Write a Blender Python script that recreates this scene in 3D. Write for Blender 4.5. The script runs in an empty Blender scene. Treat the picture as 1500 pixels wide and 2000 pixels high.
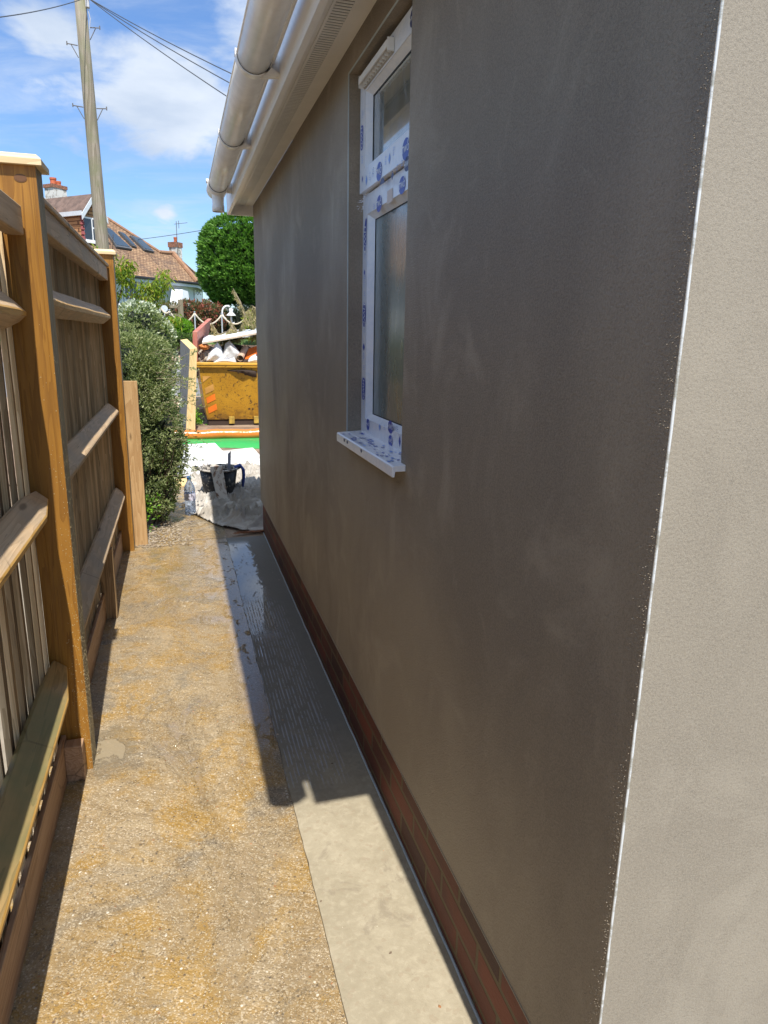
import bpy, math, random
from mathutils import Vector, Matrix, Quaternion, noise as MN
rad = math.radians
random.seed(7)
SC = bpy.context.scene
COL = SC.collection
# ------------------------------------------------------------------ camera
RM = Matrix(((0.960, 0.0522, -0.2751), (-0.280, 0.2398, -0.9296), (0.0175, 0.9694, 0.2449)))
def ortho(m):
    a = Vector(m[1]).normalized(); c = Vector(m[2]); c = (c - a*c.dot(a)).normalized(); b = a.cross(c)
    return Matrix((b, a, c))
F_PX = 1350.0; CAMH = 1.5
def calib():
    d = Vector((343-750, -(652-1000), -F_PX)).normalized(); a = 650-750
    b = (F_PX*d.z - d.x*a)/d.y
    up = -Vector((a, b, -F_PX)).normalized(); r = d.cross(up)
    return Matrix((r, d, up))
RM = calib()
CAMP = Vector((0, 0, CAMH))
cam_d = bpy.data.cameras.new('camera'); cam = bpy.data.objects.new('camera', cam_d); COL.objects.link(cam)
cam.matrix_world = Matrix.Translation(CAMP) @ RM.to_4x4()
cam_d.sensor_fit = 'VERTICAL'; cam_d.sensor_height = 36; cam_d.sensor_width = 27
cam_d.lens = F_PX/2000*36; cam_d.clip_start = 0.02; cam_d.clip_end = 2000
SC.camera = cam
def ray(px, py):
    return (RM @ Vector((px-750, -(py-1000), -F_PX))).normalized()
# ------------------------------------------------------------------ exposure
SC.view_settings.view_transform = 'Standard'; SC.view_settings.look = 'None'
SC.view_settings.gamma = 1.0; SC.view_settings.exposure = 0.75
# ------------------------------------------------------------------ sun and sky
ELEV, AZ = 60.0, 1.3            # the sun stands almost straight behind the camera
to_sun = Vector((math.sin(rad(AZ))*math.cos(rad(ELEV)), -math.cos(rad(AZ))*math.cos(rad(ELEV)), math.sin(rad(ELEV))))
sd = bpy.data.lights.new('sun', 'SUN'); sun = bpy.data.objects.new('sun', sd); COL.objects.link(sun)
sd.energy = 3.9; sd.angle = rad(0.5); sd.color = (1.0, 0.95, 0.87)
sun.rotation_euler = to_sun.to_track_quat('Z', 'Y').to_euler(); sun.location = (0, -20, 30)
W = bpy.data.worlds.new('World'); SC.world = W; W.use_nodes = True
wn = W.node_tree; wn.nodes.clear()
def WN(t, **k):
    n = wn.nodes.new(t)
    for a, b in k.items(): setattr(n, a, b)
    return n
wo = WN('ShaderNodeOutputWorld'); bg = WN('ShaderNodeBackground')
sky = WN('ShaderNodeTexSky', sky_type='NISHITA', sun_disc=False, sun_elevation=rad(ELEV), sun_rotation=rad(180-AZ), air_density=1.15, dust_density=0.2, ozone_density=2.6)
tc = WN('ShaderNodeTexCoord'); sep = WN('ShaderNodeSeparateXYZ')
wn.links.new(tc.outputs['Generated'], sep.inputs[0])
def wmath(op, a, b=None, c=None):
    n = WN('ShaderNodeMath', operation=op)
    for i, v in enumerate((a, b, c)):
        if v is None: continue
        if isinstance(v, (int, float)): n.inputs[i].default_value = v
        else: wn.links.new(v, n.inputs[i])
    return n.outputs[0]
zz = wmath('ADD', sep.outputs[2], 0.22)
px_ = wmath('DIVIDE', sep.outputs[0], zz); py_ = wmath('DIVIDE', sep.outputs[1], zz)
cmb = WN('ShaderNodeCombineXYZ'); wn.links.new(px_, cmb.inputs[0]); wn.links.new(py_, cmb.inputs[1]); cmb.inputs[2].default_value = 3.1
def wnoise(scale, det, rough, dist, loc, sc=(1, 1, 1)):
    mp = WN('ShaderNodeMapping'); mp.inputs['Location'].default_value = loc; mp.inputs['Scale'].default_value = sc
    wn.links.new(cmb.outputs[0], mp.inputs[0])
    n = WN('ShaderNodeTexNoise'); n.inputs['Scale'].default_value = scale; n.inputs['Detail'].default_value = det
    n.inputs['Roughness'].default_value = rough; n.inputs['Distortion'].default_value = dist
    wn.links.new(mp.outputs[0], n.inputs['Vector']); return n.outputs['Fac']
def wramp(f, lo, hi):
    m = WN('ShaderNodeMapRange', interpolation_type='SMOOTHSTEP'); m.inputs['From Min'].default_value = lo; m.inputs['From Max'].default_value = hi
    wn.links.new(f, m.inputs['Value']); return m.outputs[0]
CL_LOC = (4.3, 1.7, 0)
BANKS = ((-.2, 15.2, .24, .34), (-7, 18.8, .12, .13), (-.3, 8.6, .05, .12), (14, 22, .3, .3), (0, 85, 1.0, .9), (180, 55, .8, .6), (60, 25, .5, .5), (-75, 30, .6, .5), (150, 40, .5, .4), (-140, 25, .6, .5))  # zenith and rear banks are out of view, added to whiten shade fill
def bank(azd, eld, ra, re):   # a cloud bank standing at a compass bearing and height in the sky
    v = Vector((math.sin(rad(azd))*math.cos(rad(eld)), math.cos(rad(azd))*math.cos(rad(eld)), math.sin(rad(eld))))
    cx, cy = v.x/(v.z+.22), v.y/(v.z+.22); rd = Vector((cx, cy, 0)).normalized(); sd_ = Vector((rd.y, -rd.x, 0))
    dx = wmath('SUBTRACT', px_, cx); dy = wmath('SUBTRACT', py_, cy)
    a = wmath('DIVIDE', wmath('ADD', wmath('MULTIPLY', dx, sd_.x), wmath('MULTIPLY', dy, sd_.y)), ra)
    c = wmath('DIVIDE', wmath('ADD', wmath('MULTIPLY', dx, rd.x), wmath('MULTIPLY', dy, rd.y)), re)
    return wmath('SUBTRACT', 1., wmath('SQRT', wmath('ADD', wmath('MULTIPLY', a, a), wmath('MULTIPLY', c, c))))
cn = wnoise(4.6, 9, 0.56, 0.25, CL_LOC)
bk_ = None
for q in BANKS:
    e = bank(*q); bk_ = e if bk_ is None else wmath('MAXIMUM', bk_, e)
bk_ = wmath('MAXIMUM', bk_, -0.5)
cum = wramp(wmath('ADD', wmath('MULTIPLY', wmath('SUBTRACT', cn, .5), 2.6), bk_), -0.15, 0.65)
wis = wramp(wnoise(1.6, 7, 0.62, 0.8, (1.2, 7.7, 0), (1.0, 2.4, 1)), 0.40, 0.85)
# low haze towards the horizon whitens the sky a little, as real air does
wis2 = wmath('MULTIPLY', wis, 0.7)
cmix = wmath('MAXIMUM', cum, wis2)
shade = wramp(wnoise(2.6, 6, 0.55, 0.2, (8.8, 2.1, 0)), 0.3, 0.7)
cc = WN('ShaderNodeMix', data_type='RGBA'); cc.inputs['A'].default_value = (3.9, 4.7, 6.0, 1); cc.inputs['B'].default_value = (5.7, 6.3, 7.2, 1)
wn.links.new(shade, cc.inputs['Factor'])
skb = WN('ShaderNodeMix', data_type='RGBA', blend_type='MULTIPLY'); skb.inputs['Factor'].default_value = 1
skb.inputs['B'].default_value = (0.78, 0.97, 1.25, 1)
wn.links.new(sky.outputs[0], skb.inputs['A'])
mx = WN('ShaderNodeMix', data_type='RGBA'); wn.links.new(cmix, mx.inputs['Factor']); wn.links.new(skb.outputs['Result'], mx.inputs['A']); wn.links.new(cc.outputs['Result'], mx.inputs['B'])
wn.links.new(mx.outputs['Result'], bg.inputs[0]); bg.inputs[1].default_value = 0.087
wn.links.new(bg.outputs[0], wo.inputs[0])

# ------------------------------------------------------------------ helpers
def onX(px, py, X): d = ray(px, py); return CAMP + d*(X/d.x)
def onY(px, py, Y): d = ray(px, py); return CAMP + d*(Y/d.y)
def onZ(px, py, Z): d = ray(px, py); return CAMP + d*((Z-CAMH)/d.z)
def onP(px, py, P, n): d = ray(px, py); return CAMP + d*((P-CAMP).dot(n)/d.dot(n))

class MB:
    def __init__(s): s.v = []; s.f = []; s.m = []; s.r = []
    def add(s, vs, fs, m=0, r=None):
        b = len(s.v); s.v += [Vector(v) for v in vs]; r = random.random() if r is None else r
        for f in fs: s.f.append([b+i for i in f]); s.m.append(m); s.r.append(r)
    def box(s, x0, x1, y0, y1, z0, z1, m=0, r=None):
        s.add([(x0,y0,z0),(x1,y0,z0),(x1,y1,z0),(x0,y1,z0),(x0,y0,z1),(x1,y0,z1),(x1,y1,z1),(x0,y1,z1)],
              [(0,3,2,1),(4,5,6,7),(0,1,5,4),(1,2,6,5),(2,3,7,6),(3,0,4,7)], m, r)
    def hexa(s, p, m=0, r=None):   # 8 points, bottom ring then top ring
        s.add(p, [(0,3,2,1),(4,5,6,7),(0,1,5,4),(1,2,6,5),(2,3,7,6),(3,0,4,7)], m, r)
    def prism(s, poly, dvec, m=0, r=None):   # poly 3d points, extruded by dvec
        n = len(poly); d = Vector(dvec); a = [Vector(p) for p in poly]
        s.add(a + [p+d for p in a], [list(range(n))[::-1], list(range(n, 2*n))] + [(i, (i+1) % n, n+(i+1) % n, n+i) for i in range(n)], m, r)
    def tube(s, pts, rads, seg=8, m=0, r=None, cap=True):
        pts = [Vector(p) for p in pts]; n = len(pts)
        if isinstance(rads, (int, float)): rads = [rads]*n
        vs = []; prev = None
        for i, p in enumerate(pts):
            t = (pts[min(i+1, n-1)]-pts[max(i-1, 0)]).normalized()
            a = prev if prev is not None and abs(prev.dot(t)) < .95 else (Vector((0,0,1)) if abs(t.z) < .9 else Vector((1,0,0)))
            u = (a - t*a.dot(t)).normalized(); w = t.cross(u); prev = u
            for k in range(seg):
                th = 2*math.pi*k/seg; vs.append(p + (u*math.cos(th)+w*math.sin(th))*rads[i])
        fs = [(i*seg+k, i*seg+(k+1) % seg, (i+1)*seg+(k+1) % seg, (i+1)*seg+k) for i in range(n-1) for k in range(seg)]
        if cap: fs += [list(range(seg))[::-1], list(range((n-1)*seg, n*seg))]
        s.add(vs, fs, m, r)
    def disc(s, c, u, w, a, b, m=0, seg=20, a0=0, a1=2*math.pi):
        c = Vector(c); vs = [c + u*(a*math.cos(a0+(a1-a0)*k/seg)) + w*(b*math.sin(a0+(a1-a0)*k/seg)) for k in range(seg)]
        s.add(vs, [list(range(seg))], m)
    def lathe(s, prof, c, seg=24, m=0, r=None, sx=1, sy=1):  # prof (radius, z)
        c = Vector(c); vs = []
        for (rr, z) in prof:
            for k in range(seg):
                th = 2*math.pi*k/seg; vs.append(c+Vector((rr*sx*math.cos(th), rr*sy*math.sin(th), z)))
        n = len(prof)
        fs = [(i*seg+k, i*seg+(k+1) % seg, (i+1)*seg+(k+1) % seg, (i+1)*seg+k) for i in range(n-1) for k in range(seg)]
        s.add(vs, fs, m, r)
    def build(s, name, mats, parent=None, smooth=False, origin=None):
        if not isinstance(mats, (list, tuple)): mats = [mats]
        o3 = Vector(origin) if origin is not None else (parent['_o'] if parent is not None and False else None)
        base = Vector((0,0,0))
        if parent is not None: base = WORLD[parent.name]
        if origin is not None: base = Vector(origin)
        me = bpy.data.meshes.new(name)
        me.from_pydata([tuple(v-base) for v in s.v], [], s.f)
        for mt in mats: me.materials.append(mt)
        me.polygons.foreach_set('material_index', s.m)
        at = me.attributes.new('rnd', 'FLOAT', 'FACE'); at.data.foreach_set('value', s.r)
        if smooth: me.polygons.foreach_set('use_smooth', [True]*len(s.f))
        me.update()
        o = bpy.data.objects.new(name, me); COL.objects.link(o)
        if parent is not None:
            o.parent = parent; o.location = base - WORLD[parent.name]
        else: o.location = base
        WORLD[o.name] = base.copy()
        return o
WORLD = {}
def tag(o, label=None, cat=None, group=None, kind=None):
    if label: o['label'] = label
    if cat: o['category'] = cat
    if group: o['group'] = group
    if kind: o['kind'] = kind
    return o
def thing(name, loc, label, cat, group=None):
    o = bpy.data.objects.new(name, None); COL.objects.link(o); o.location = loc; o.empty_display_size = .1
    WORLD[o.name] = Vector(loc); return tag(o, label, cat, group)
def bevel(o, w=0.003, seg=2):
    b = o.modifiers.new('bevel', 'BEVEL'); b.width = w; b.segments = seg; b.limit_method = 'ANGLE'; b.angle_limit = rad(40); return o

# ------------------------------------------------------------------ materials
class NT:
    def __init__(s, name):
        s.m = bpy.data.materials.new(name); s.m.use_nodes = True; s.t = s.m.node_tree; s.t.nodes.clear()
        s.out = s.t.nodes.new('ShaderNodeOutputMaterial'); s.b = s.t.nodes.new('ShaderNodeBsdfPrincipled')
        s.t.links.new(s.b.outputs[0], s.out.inputs[0]); s.tc = s.t.nodes.new('ShaderNodeTexCoord'); s.obj = s.tc.outputs['Object']
        s.geo = None
    def pos(s):
        if s.geo is None: s.geo = s.t.nodes.new('ShaderNodeNewGeometry')
        return s.geo.outputs['Position']
    def set(s, inp, v):
        i = s.b.inputs[inp]
        if hasattr(v, 'links') or isinstance(v, bpy.types.NodeSocket): s.t.links.new(v, i)
        else: i.default_value = v if not isinstance(v, tuple) or len(v) != 3 else (*v, 1)
    def lk(s, v, i):
        if isinstance(v, bpy.types.NodeSocket): s.t.links.new(v, i)
        elif isinstance(v, tuple) and len(v) == 3 and i.type == 'RGBA': i.default_value = (*v, 1)
        else: i.default_value = v
    def mapv(s, scale=(1,1,1), loc=(0,0,0), rot=(0,0,0), vec=None):
        n = s.t.nodes.new('ShaderNodeMapping'); s.lk(vec or s.obj, n.inputs[0]); n.inputs['Scale'].default_value = scale
        n.inputs['Location'].default_value = loc; n.inputs['Rotation'].default_value = rot; return n.outputs[0]
    def noise(s, scale, detail=4, rough=.55, dist=0, vec=None, col=False):
        n = s.t.nodes.new('ShaderNodeTexNoise'); s.lk(vec or s.obj, n.inputs['Vector']); n.inputs['Scale'].default_value = scale
        n.inputs['Detail'].default_value = detail; n.inputs['Roughness'].default_value = rough; n.inputs['Distortion'].default_value = dist
        return n.outputs['Color' if col else 'Fac']
    def vor(s, scale, feat='F1', vec=None, out='Distance', rnd=1):
        n = s.t.nodes.new('ShaderNodeTexVoronoi'); n.feature = feat; s.lk(vec or s.obj, n.inputs['Vector']); n.inputs['Scale'].default_value = scale
        n.inputs['Randomness'].default_value = rnd; return n.outputs[out]
    def rng(s, f, a, b, c=0., d=1., smooth=True):
        n = s.t.nodes.new('ShaderNodeMapRange'); n.interpolation_type = 'SMOOTHSTEP' if smooth else 'LINEAR'
        s.lk(f, n.inputs['Value']); n.inputs['From Min'].default_value = a; n.inputs['From Max'].default_value = b
        n.inputs['To Min'].default_value = c; n.inputs['To Max'].default_value = d; return n.outputs[0]
    def mix(s, f, a, b, mode='MIX'):
        n = s.t.nodes.new('ShaderNodeMix'); n.data_type = 'RGBA'; n.blend_type = mode
        s.lk(f, n.inputs['Factor']); s.lk(a, n.inputs['A']); s.lk(b, n.inputs['B']); return n.outputs['Result']
    def math(s, op, a, b=0., c=None):
        n = s.t.nodes.new('ShaderNodeMath'); n.operation = op; s.lk(a, n.inputs[0]); s.lk(b, n.inputs[1])
        if c is not None: s.lk(c, n.inputs[2])
        return n.outputs[0]
    def attr(s, nm='rnd'):
        n = s.t.nodes.new('ShaderNodeAttribute'); n.attribute_name = nm; return n.outputs['Fac']
    def sep(s, v):
        n = s.t.nodes.new('ShaderNodeSeparateXYZ'); s.lk(v, n.inputs[0]); return n.outputs
    def bump(s, h, dist=.01, strength=1., prev=None):
        n = s.t.nodes.new('ShaderNodeBump'); s.lk(h, n.inputs['Height']); n.inputs['Distance'].default_value = dist; n.inputs['Strength'].default_value = strength
        if prev is not None: s.t.links.new(prev, n.inputs['Normal'])
        s.t.links.new(n.outputs[0], s.b.inputs['Normal']); return n.outputs[0]
def plain(name, c, rough=.6, metal=0, bump=0, bs=60, var=.12, spec=.5, vs=6):
    t = NT(name); n = t.noise(vs, 5, .6)
    t.set('Base Color', t.mix(t.rng(n, .3, .7), tuple(x*(1-var) for x in c), tuple(min(1, x*(1+var)) for x in c)))
    t.set('Roughness', rough); t.set('Metallic', metal); t.set('Specular IOR Level', spec)
    if bump: t.bump(t.noise(bs, 4, .6), bump)
    return t.m
def wood(name, c1, c2, axis='Z', scale=1., rough=.65, dark=(.05,.035,.02), knots=True, stain=None, rndv=.35, spec=.35):
    t = NT(name)
    st = {'X': (.06, 1, 1), 'Y': (1, .06, 1), 'Z': (1, 1, .06)}[axis]
    rv = t.attr()
    off = t.t.nodes.new('ShaderNodeVectorMath'); off.operation = 'ADD'; t.lk(t.obj, off.inputs[0])
    cx = t.t.nodes.new('ShaderNodeCombineXYZ'); t.lk(t.math('MULTIPLY', rv, 7.3), cx.inputs[0]); t.lk(t.math('MULTIPLY', rv, 3.1), cx.inputs[1]); t.lk(t.math('MULTIPLY', rv, 11.7), cx.inputs[2])
    t.lk(cx.outputs[0], off.inputs[1]); vec = t.mapv(st, vec=off.outputs[0])
    big = t.noise(16*scale, 3, .5, .6, vec); fine = t.noise(95*scale, 5, .65, .3, vec)
    ring = t.rng(t.math('FRACT', t.math('MULTIPLY', big, 9.)), 0, 1, 0, 1, False)
    f = t.math('ADD', t.math('MULTIPLY', ring, .45), t.math('MULTIPLY', fine, .55))
    col = t.mix(t.rng(f, .25, .75), c1, c2)
    col = t.mix(t.rng(fine, .60, .78), col, dark)
    patch = t.rng(t.noise(3.5, 4, .6), .35, .7)
    if stain: col = t.mix(t.math('MULTIPLY', patch, .7), col, stain)
    if knots:
        kv = t.mapv(tuple(2.2 if q < 1 else 9. for q in st), vec=off.outputs[0]); k = t.vor(1., vec=kv)
        col = t.mix(t.rng(k, .05, .11, .85, 0), col, tuple(x*.35 for x in c1))
    if axis == 'Y':
        ck = t.vor(1., 'DISTANCE_TO_EDGE', t.mapv((3, 1.9, 3), loc=(.3, .2, .1), vec=t.obj)); col = t.mix(t.math('MULTIPLY', t.rng(ck, .002, .012, .5, 0), t.rng(t.noise(6, 3), .4, .6)), col, tuple(x*.25 for x in c1))
    br = t.rng(rv, 0, 1, 1-rndv, 1+rndv*.6, False)
    cb = t.t.nodes.new('ShaderNodeCombineColor'); [t.lk(br, cb.inputs[i]) for i in range(3)]
    col = t.mix(1., col, cb.outputs[0], 'MULTIPLY')
    t.set('Base Color', col); t.set('Roughness', rough); t.set('Specular IOR Level', spec)
    t.bump(f, .0012, .8); return t.m
def leafmat(name, cols, tr=.3, rough=.5, spec=.4):
    t = NT(name); rv = t.attr()
    cr = t.t.nodes.new('ShaderNodeValToRGB'); t.lk(rv, cr.inputs[0]); e = cr.color_ramp.elements
    while len(e) < len(cols): e.new(.5)
    for i, c in enumerate(cols): e[i].position = i/(len(cols)-1); e[i].color = (*c, 1)
    t.set('Base Color', cr.outputs[0]); t.set('Roughness', rough); t.set('Specular IOR Level', spec)
    tl = t.t.nodes.new('ShaderNodeBsdfTranslucent'); t.lk(t.mix(1., cr.outputs[0], (1., 1.15, .55), 'MULTIPLY'), tl.inputs[0])
    ms = t.t.nodes.new('ShaderNodeMixShader'); ms.inputs[0].default_value = tr
    t.t.links.new(t.b.outputs[0], ms.inputs[1]); t.t.links.new(tl.outputs[0], ms.inputs[2]); t.t.links.new(ms.outputs[0], t.out.inputs[0])
    return t.m

def render_mat(name, c1, c2, c3, wr=.35, bd=.0026, grad=0.):
    # sand and cement render, still drying: darker damp patches in soft vertical streaks, lighter bloom
    t = NT(name); p = t.pos()
    v1 = t.mapv((1.3, 1.1, .7), vec=p); big = t.noise(1.6, 5, .55, .4, v1)
    v2 = t.mapv((5, 4, .9), loc=(2,2,2), vec=p); st = t.noise(1.7, 5, .6, .3, v2)
    v3 = t.mapv((1.2, 1.5, 1.1), loc=(3, 1, 4), vec=p); bl = t.noise(2.3, 6, .62, 1.2, v3)
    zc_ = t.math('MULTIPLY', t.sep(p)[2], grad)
    big = t.math('ADD', big, t.math('SUBTRACT', grad*1.1, zc_))  # paler towards the ground: bounced light painted into the render colour
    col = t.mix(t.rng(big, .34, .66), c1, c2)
    col = t.mix(t.math('MULTIPLY', t.rng(st, .5, .8), .12), col, c3)
    col = t.mix(t.math('MULTIPLY', t.rng(bl, .50, .72), .6), col, c3); wsp = t.noise(7, 7, .7, 2.2, t.mapv((1, .8, .6), rot=(.5, 0, 0), vec=p)); col = t.mix(t.math('MULTIPLY', t.rng(wsp, .56, .74), .4), col, c3)
    grit = t.noise(900, 2, .6, 0, p); g2 = t.noise(260, 3, .6, 0, p)
    col = t.mix(t.rng(g2, .42, .66, 0, .28), col, c3); col = t.mix(t.rng(g2, .5, .32, 0, .28), col, tuple(x*.6 for x in c1)); col = t.mix(t.rng(t.noise(95, 4, .7, 0, p), .45, .3, 0, .25), col, tuple(x*.7 for x in c1))
    col = t.mix(t.rng(grit, .35, .7, .0, .35), col, tuple(min(1, x*1.45) for x in c3))
    col = t.mix(t.rng(t.vor(420, vec=p), .0, .12, .5, 0), col, tuple(x*.4 for x in c1))
    col = t.mix(t.rng(t.vor(300, vec=t.mapv(loc=(5, 5, 5), vec=p)), .0, .09, .6, 0), col, (.75, .68, .52))
    t.set('Base Color', col); t.set('Roughness', t.rng(big, .3, .7, .72, .5)); t.set('Specular IOR Level', .35)
    h = t.math('ADD', t.math('MULTIPLY', grit, .35), t.math('MULTIPLY', g2, .65))
    sc = t.noise(34, 4, .6, .5, t.mapv((1, 1, 3.2), rot=(.6, .6, 0), vec=p))
    nb = t.bump(t.math('ADD', t.math('ADD', h, t.math('MULTIPLY', t.noise(130, 4, .7, 0, p), .6)), t.math('MULTIPLY', sc, wr)), bd, 1.)
    return t.m
M = {}
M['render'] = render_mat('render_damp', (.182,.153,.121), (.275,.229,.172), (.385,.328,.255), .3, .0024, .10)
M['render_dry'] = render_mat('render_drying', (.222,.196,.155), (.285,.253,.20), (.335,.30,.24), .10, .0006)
PUD = CAMP + ray(215, 1462)*(-CAMH/ray(215, 1462).z)
M['upvc'] = plain('white_plastic', (.86,.86,.85), .32, var=.03)
M['upvc_warm'] = plain('cream_white_plastic', (.84,.82,.78), .35, var=.04)
M['gutterw'] = plain('gutter_plastic', (.84,.83,.81), .3, var=.06, vs=14)
M['black'] = plain('black_rubber', (.012,.012,.013), .6)
M['logo'] = plain('blue_film_print', (.02,.06,.42), .35, var=.1)
M['logo_dk'] = plain('dark_blue_film_print', (.02,.03,.14), .4, var=.1)
M['logo_lt'] = plain('pale_blue_film_print', (.16,.30,.70), .4, var=.2)
M['logo_w'] = plain('white_film_print', (.8,.84,.9), .35, var=.02)
M['logo_r'] = plain('red_brown_film_print', (.35,.12,.06), .5, var=.1)
t = NT('frame_film'); p = t.pos()
t.set('Base Color', t.mix(t.rng(t.noise(30, 5, .6, 1, p), .3, .7), (.76,.81,.90), (.86,.88,.93))); t.set('Roughness', .22)
t.bump(t.noise(70, 4, .6, 1.5, p), .0012, .6); M['film'] = t.m
# glass: satin double glazing, dark room behind, condensation
t = NT('window_glass'); p = t.pos()
wet = t.noise(9, 6, .7, .8, t.mapv((1, 1, .35), vec=p)); dots = t.vor(190, vec=p)
t.set('Base Color', t.mix(t.rng(t.noise(3, 3), .3, .7), (.055,.078,.072), (.085,.115,.105)))
t.set('Roughness', t.rng(wet, .42, .60, .10, .28)); t.set('Specular IOR Level', 1.); t.set('IOR', 1.52); t.set('Coat Weight', 1.); t.set('Coat IOR', 1.7); t.set('Coat Roughness', .02)
t.bump(t.math('ADD', t.math('MULTIPLY', t.rng(dots, 0, .2, 1, 0), .5), t.math('MULTIPLY', t.noise(14, 3, .5, .5, p), .8)), .0006, .5); M['glass'] = t.m
# glass: satin double glazing, dark room behind, condensation
t = NT('window_glass'); p = t.pos()
wet = t.noise(9, 6, .7, .8, t.mapv((1, 1, .35), vec=p)); dots = t.vor(190, vec=p)
t.set('Base Color', t.mix(t.rng(t.noise(3, 3), .3, .7), (.085,.125,.112), (.13,.17,.155)))
t.set('Roughness', t.rng(wet, .42, .60, .26, .42)); t.set('Specular IOR Level', 1.); t.set('IOR', 1.52); t.set('Coat Weight', .6); t.set('Coat IOR', 1.7); t.set('Coat Roughness', .16)
t.bump(t.math('ADD', t.math('MULTIPLY', t.rng(dots, 0, .2, 1, 0), .5), t.math('MULTIPLY', t.noise(14, 3, .5, .5, p), .8)), .0006, .5); M['glass_lo'] = t.m
t = NT('old_glass'); t.set('Base Color', (.03,.035,.045)); t.set('Roughness', .08); t.set('Specular IOR Level', .9); M['glass_far'] = t.m
t = NT('roof_glass'); t.set('Base Color', (.10,.15,.2)); t.set('Roughness', .04); t.set('Specular IOR Level', 1.); t.set('Metallic', .6); M['glass_roof'] = t.m
# plinth brick
t = NT('brick_plinth'); p = t.pos()
sx = t.sep(p)
cb = t.t.nodes.new('ShaderNodeCombineXYZ'); t.lk(t.math('ADD', sx[1], sx[0]), cb.inputs[0]); t.lk(sx[2], cb.inputs[1])
bk = t.t.nodes.new('ShaderNodeTexBrick'); t.lk(t.mapv((1,1,1), loc=(.06,-.027,0), vec=cb.outputs[0]), bk.inputs['Vector']); bk.inputs['Scale'].default_value = 1
bk.inputs['Brick Width'].default_value = .225; bk.inputs['Row Height'].default_value = .075; bk.inputs['Mortar Size'].default_value = .0075; bk.inputs['Mortar Smooth'].default_value = .3
bk.inputs['Color1'].default_value = (.05,.014,.010,1); bk.inputs['Color2'].default_value = (.20,.048,.022,1); bk.inputs['Mortar'].default_value = (.11,.082,.042,1); bk.inputs['Bias'].default_value = 0
col = t.mix(t.rng(t.noise(5, 4, .6, 0, p), .4, .7, 0, .7), bk.outputs['Color'], (.055,.02,.018), 'MIX')
col = t.mix(bk.outputs['Fac'], col, (.125,.09,.042))
rgh = t.noise(210, 3, .7, 0, t.mapv((1, .35, 1.), vec=p))
col = t.mix(t.rng(rgh, .5, .75, 0, .3), col, (.20,.07,.04))
t.set('Base Color', col); t.set('Roughness', .7)
t.bump(t.math('ADD', t.math('MULTIPLY', rgh, .5), t.math('MULTIPLY', t.math('SUBTRACT', 1., bk.outputs['Fac']), 1.2)), .0035, .9); M['brick'] = t.m
# old exposed-aggregate concrete
t = NT('old_concrete'); p = t.pos(); s3 = t.sep(p)
pr_ = t.mapv((1, 1, 1), rot=(0, 0, .5), vec=p)
n1 = t.noise(1.5, 6, .62, .5, t.mapv((1, .75, 1), vec=p)); n2 = t.noise(3.4, 6, .65, .8, t.mapv((1, .8, 1), loc=(4, 2, 0), vec=p)); n3 = t.noise(9, 6, .7, .6, p)
stk = t.noise(17, 7, .72, .5, t.mapv((.55, 1.5, 1), vec=pr_)); mot = t.noise(52, 6, .75, .4, t.mapv((.6, 1.3, 1), vec=pr_))
col = t.mix(t.rng(n1, .34, .66), (.30,.215,.115), (.385,.295,.18))
col = t.mix(t.rng(n2, .43, .60, 0, .85), col, (.42,.245,.05))
left = t.rng(s3[0], -.35, .0, 1, .25)
col = t.mix(t.math('MULTIPLY', t.rng(n3, .5, .66, 0, .75), left), col, (.36,.20,.03))
gy = t.noise(2.6, 6, .7, 1.0, t.mapv(loc=(9, 5, 0), vec=p)); col = t.mix(t.rng(gy, .50, .62, 0, .85), col, (.235,.20,.15))
col = t.mix(t.rng(stk, .42, .68, 0, .55), col, (.46,.36,.22)); col = t.mix(t.rng(stk, .44, .28, 0, .4), col, (.16,.12,.07))
col = t.mix(t.rng(mot, .52, .72, 0, .6), col, (.52,.41,.27)); col = t.mix(t.rng(mot, .45, .28, 0, .6), col, (.12,.085,.05))
sp = t.vor(260, vec=p, out='Color'); spd = t.vor(260, vec=p); spv = t.sep(sp)
col = t.mix(t.math('MULTIPLY', t.rng(spv[0], .80, .86), .5), col, (.72,.62,.46))
col = t.mix(t.math('MULTIPLY', t.rng(spv[1], .90, .94), .6), col, (.13,.10,.07))
s2 = t.vor(75, vec=p, out='Color'); s2v = t.sep(s2); s2d = t.vor(75, vec=p)
col = t.mix(t.math('MULTIPLY', t.rng(s2v[0], .965, .975), t.rng(s2d, .15, .35, .9, 0)), col, (.88,.82,.70))
col = t.mix(t.math('MULTIPLY', t.rng(s2v[1], .975, .985), t.rng(s2d, .15, .35, .8, 0)), col, (.36,.13,.03))
col = t.mix(t.math('MULTIPLY', t.rng(s2v[2], .97, .98), t.rng(s2d, .15, .35, .8, 0)), col, (.10,.08,.06))
# red marking paint on the seam
rp = t.math('MULTIPLY', t.rng(s3[0], .268, .284), t.math('MULTIPLY', t.rng(s3[1], 1.16, 1.20, 1, 0), t.rng(t.noise(60, 3, .6, 0, p), .42, .5)))
col = t.mix(t.math('MULTIPLY', rp, .8), col, (.62,.12,.06))
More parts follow.
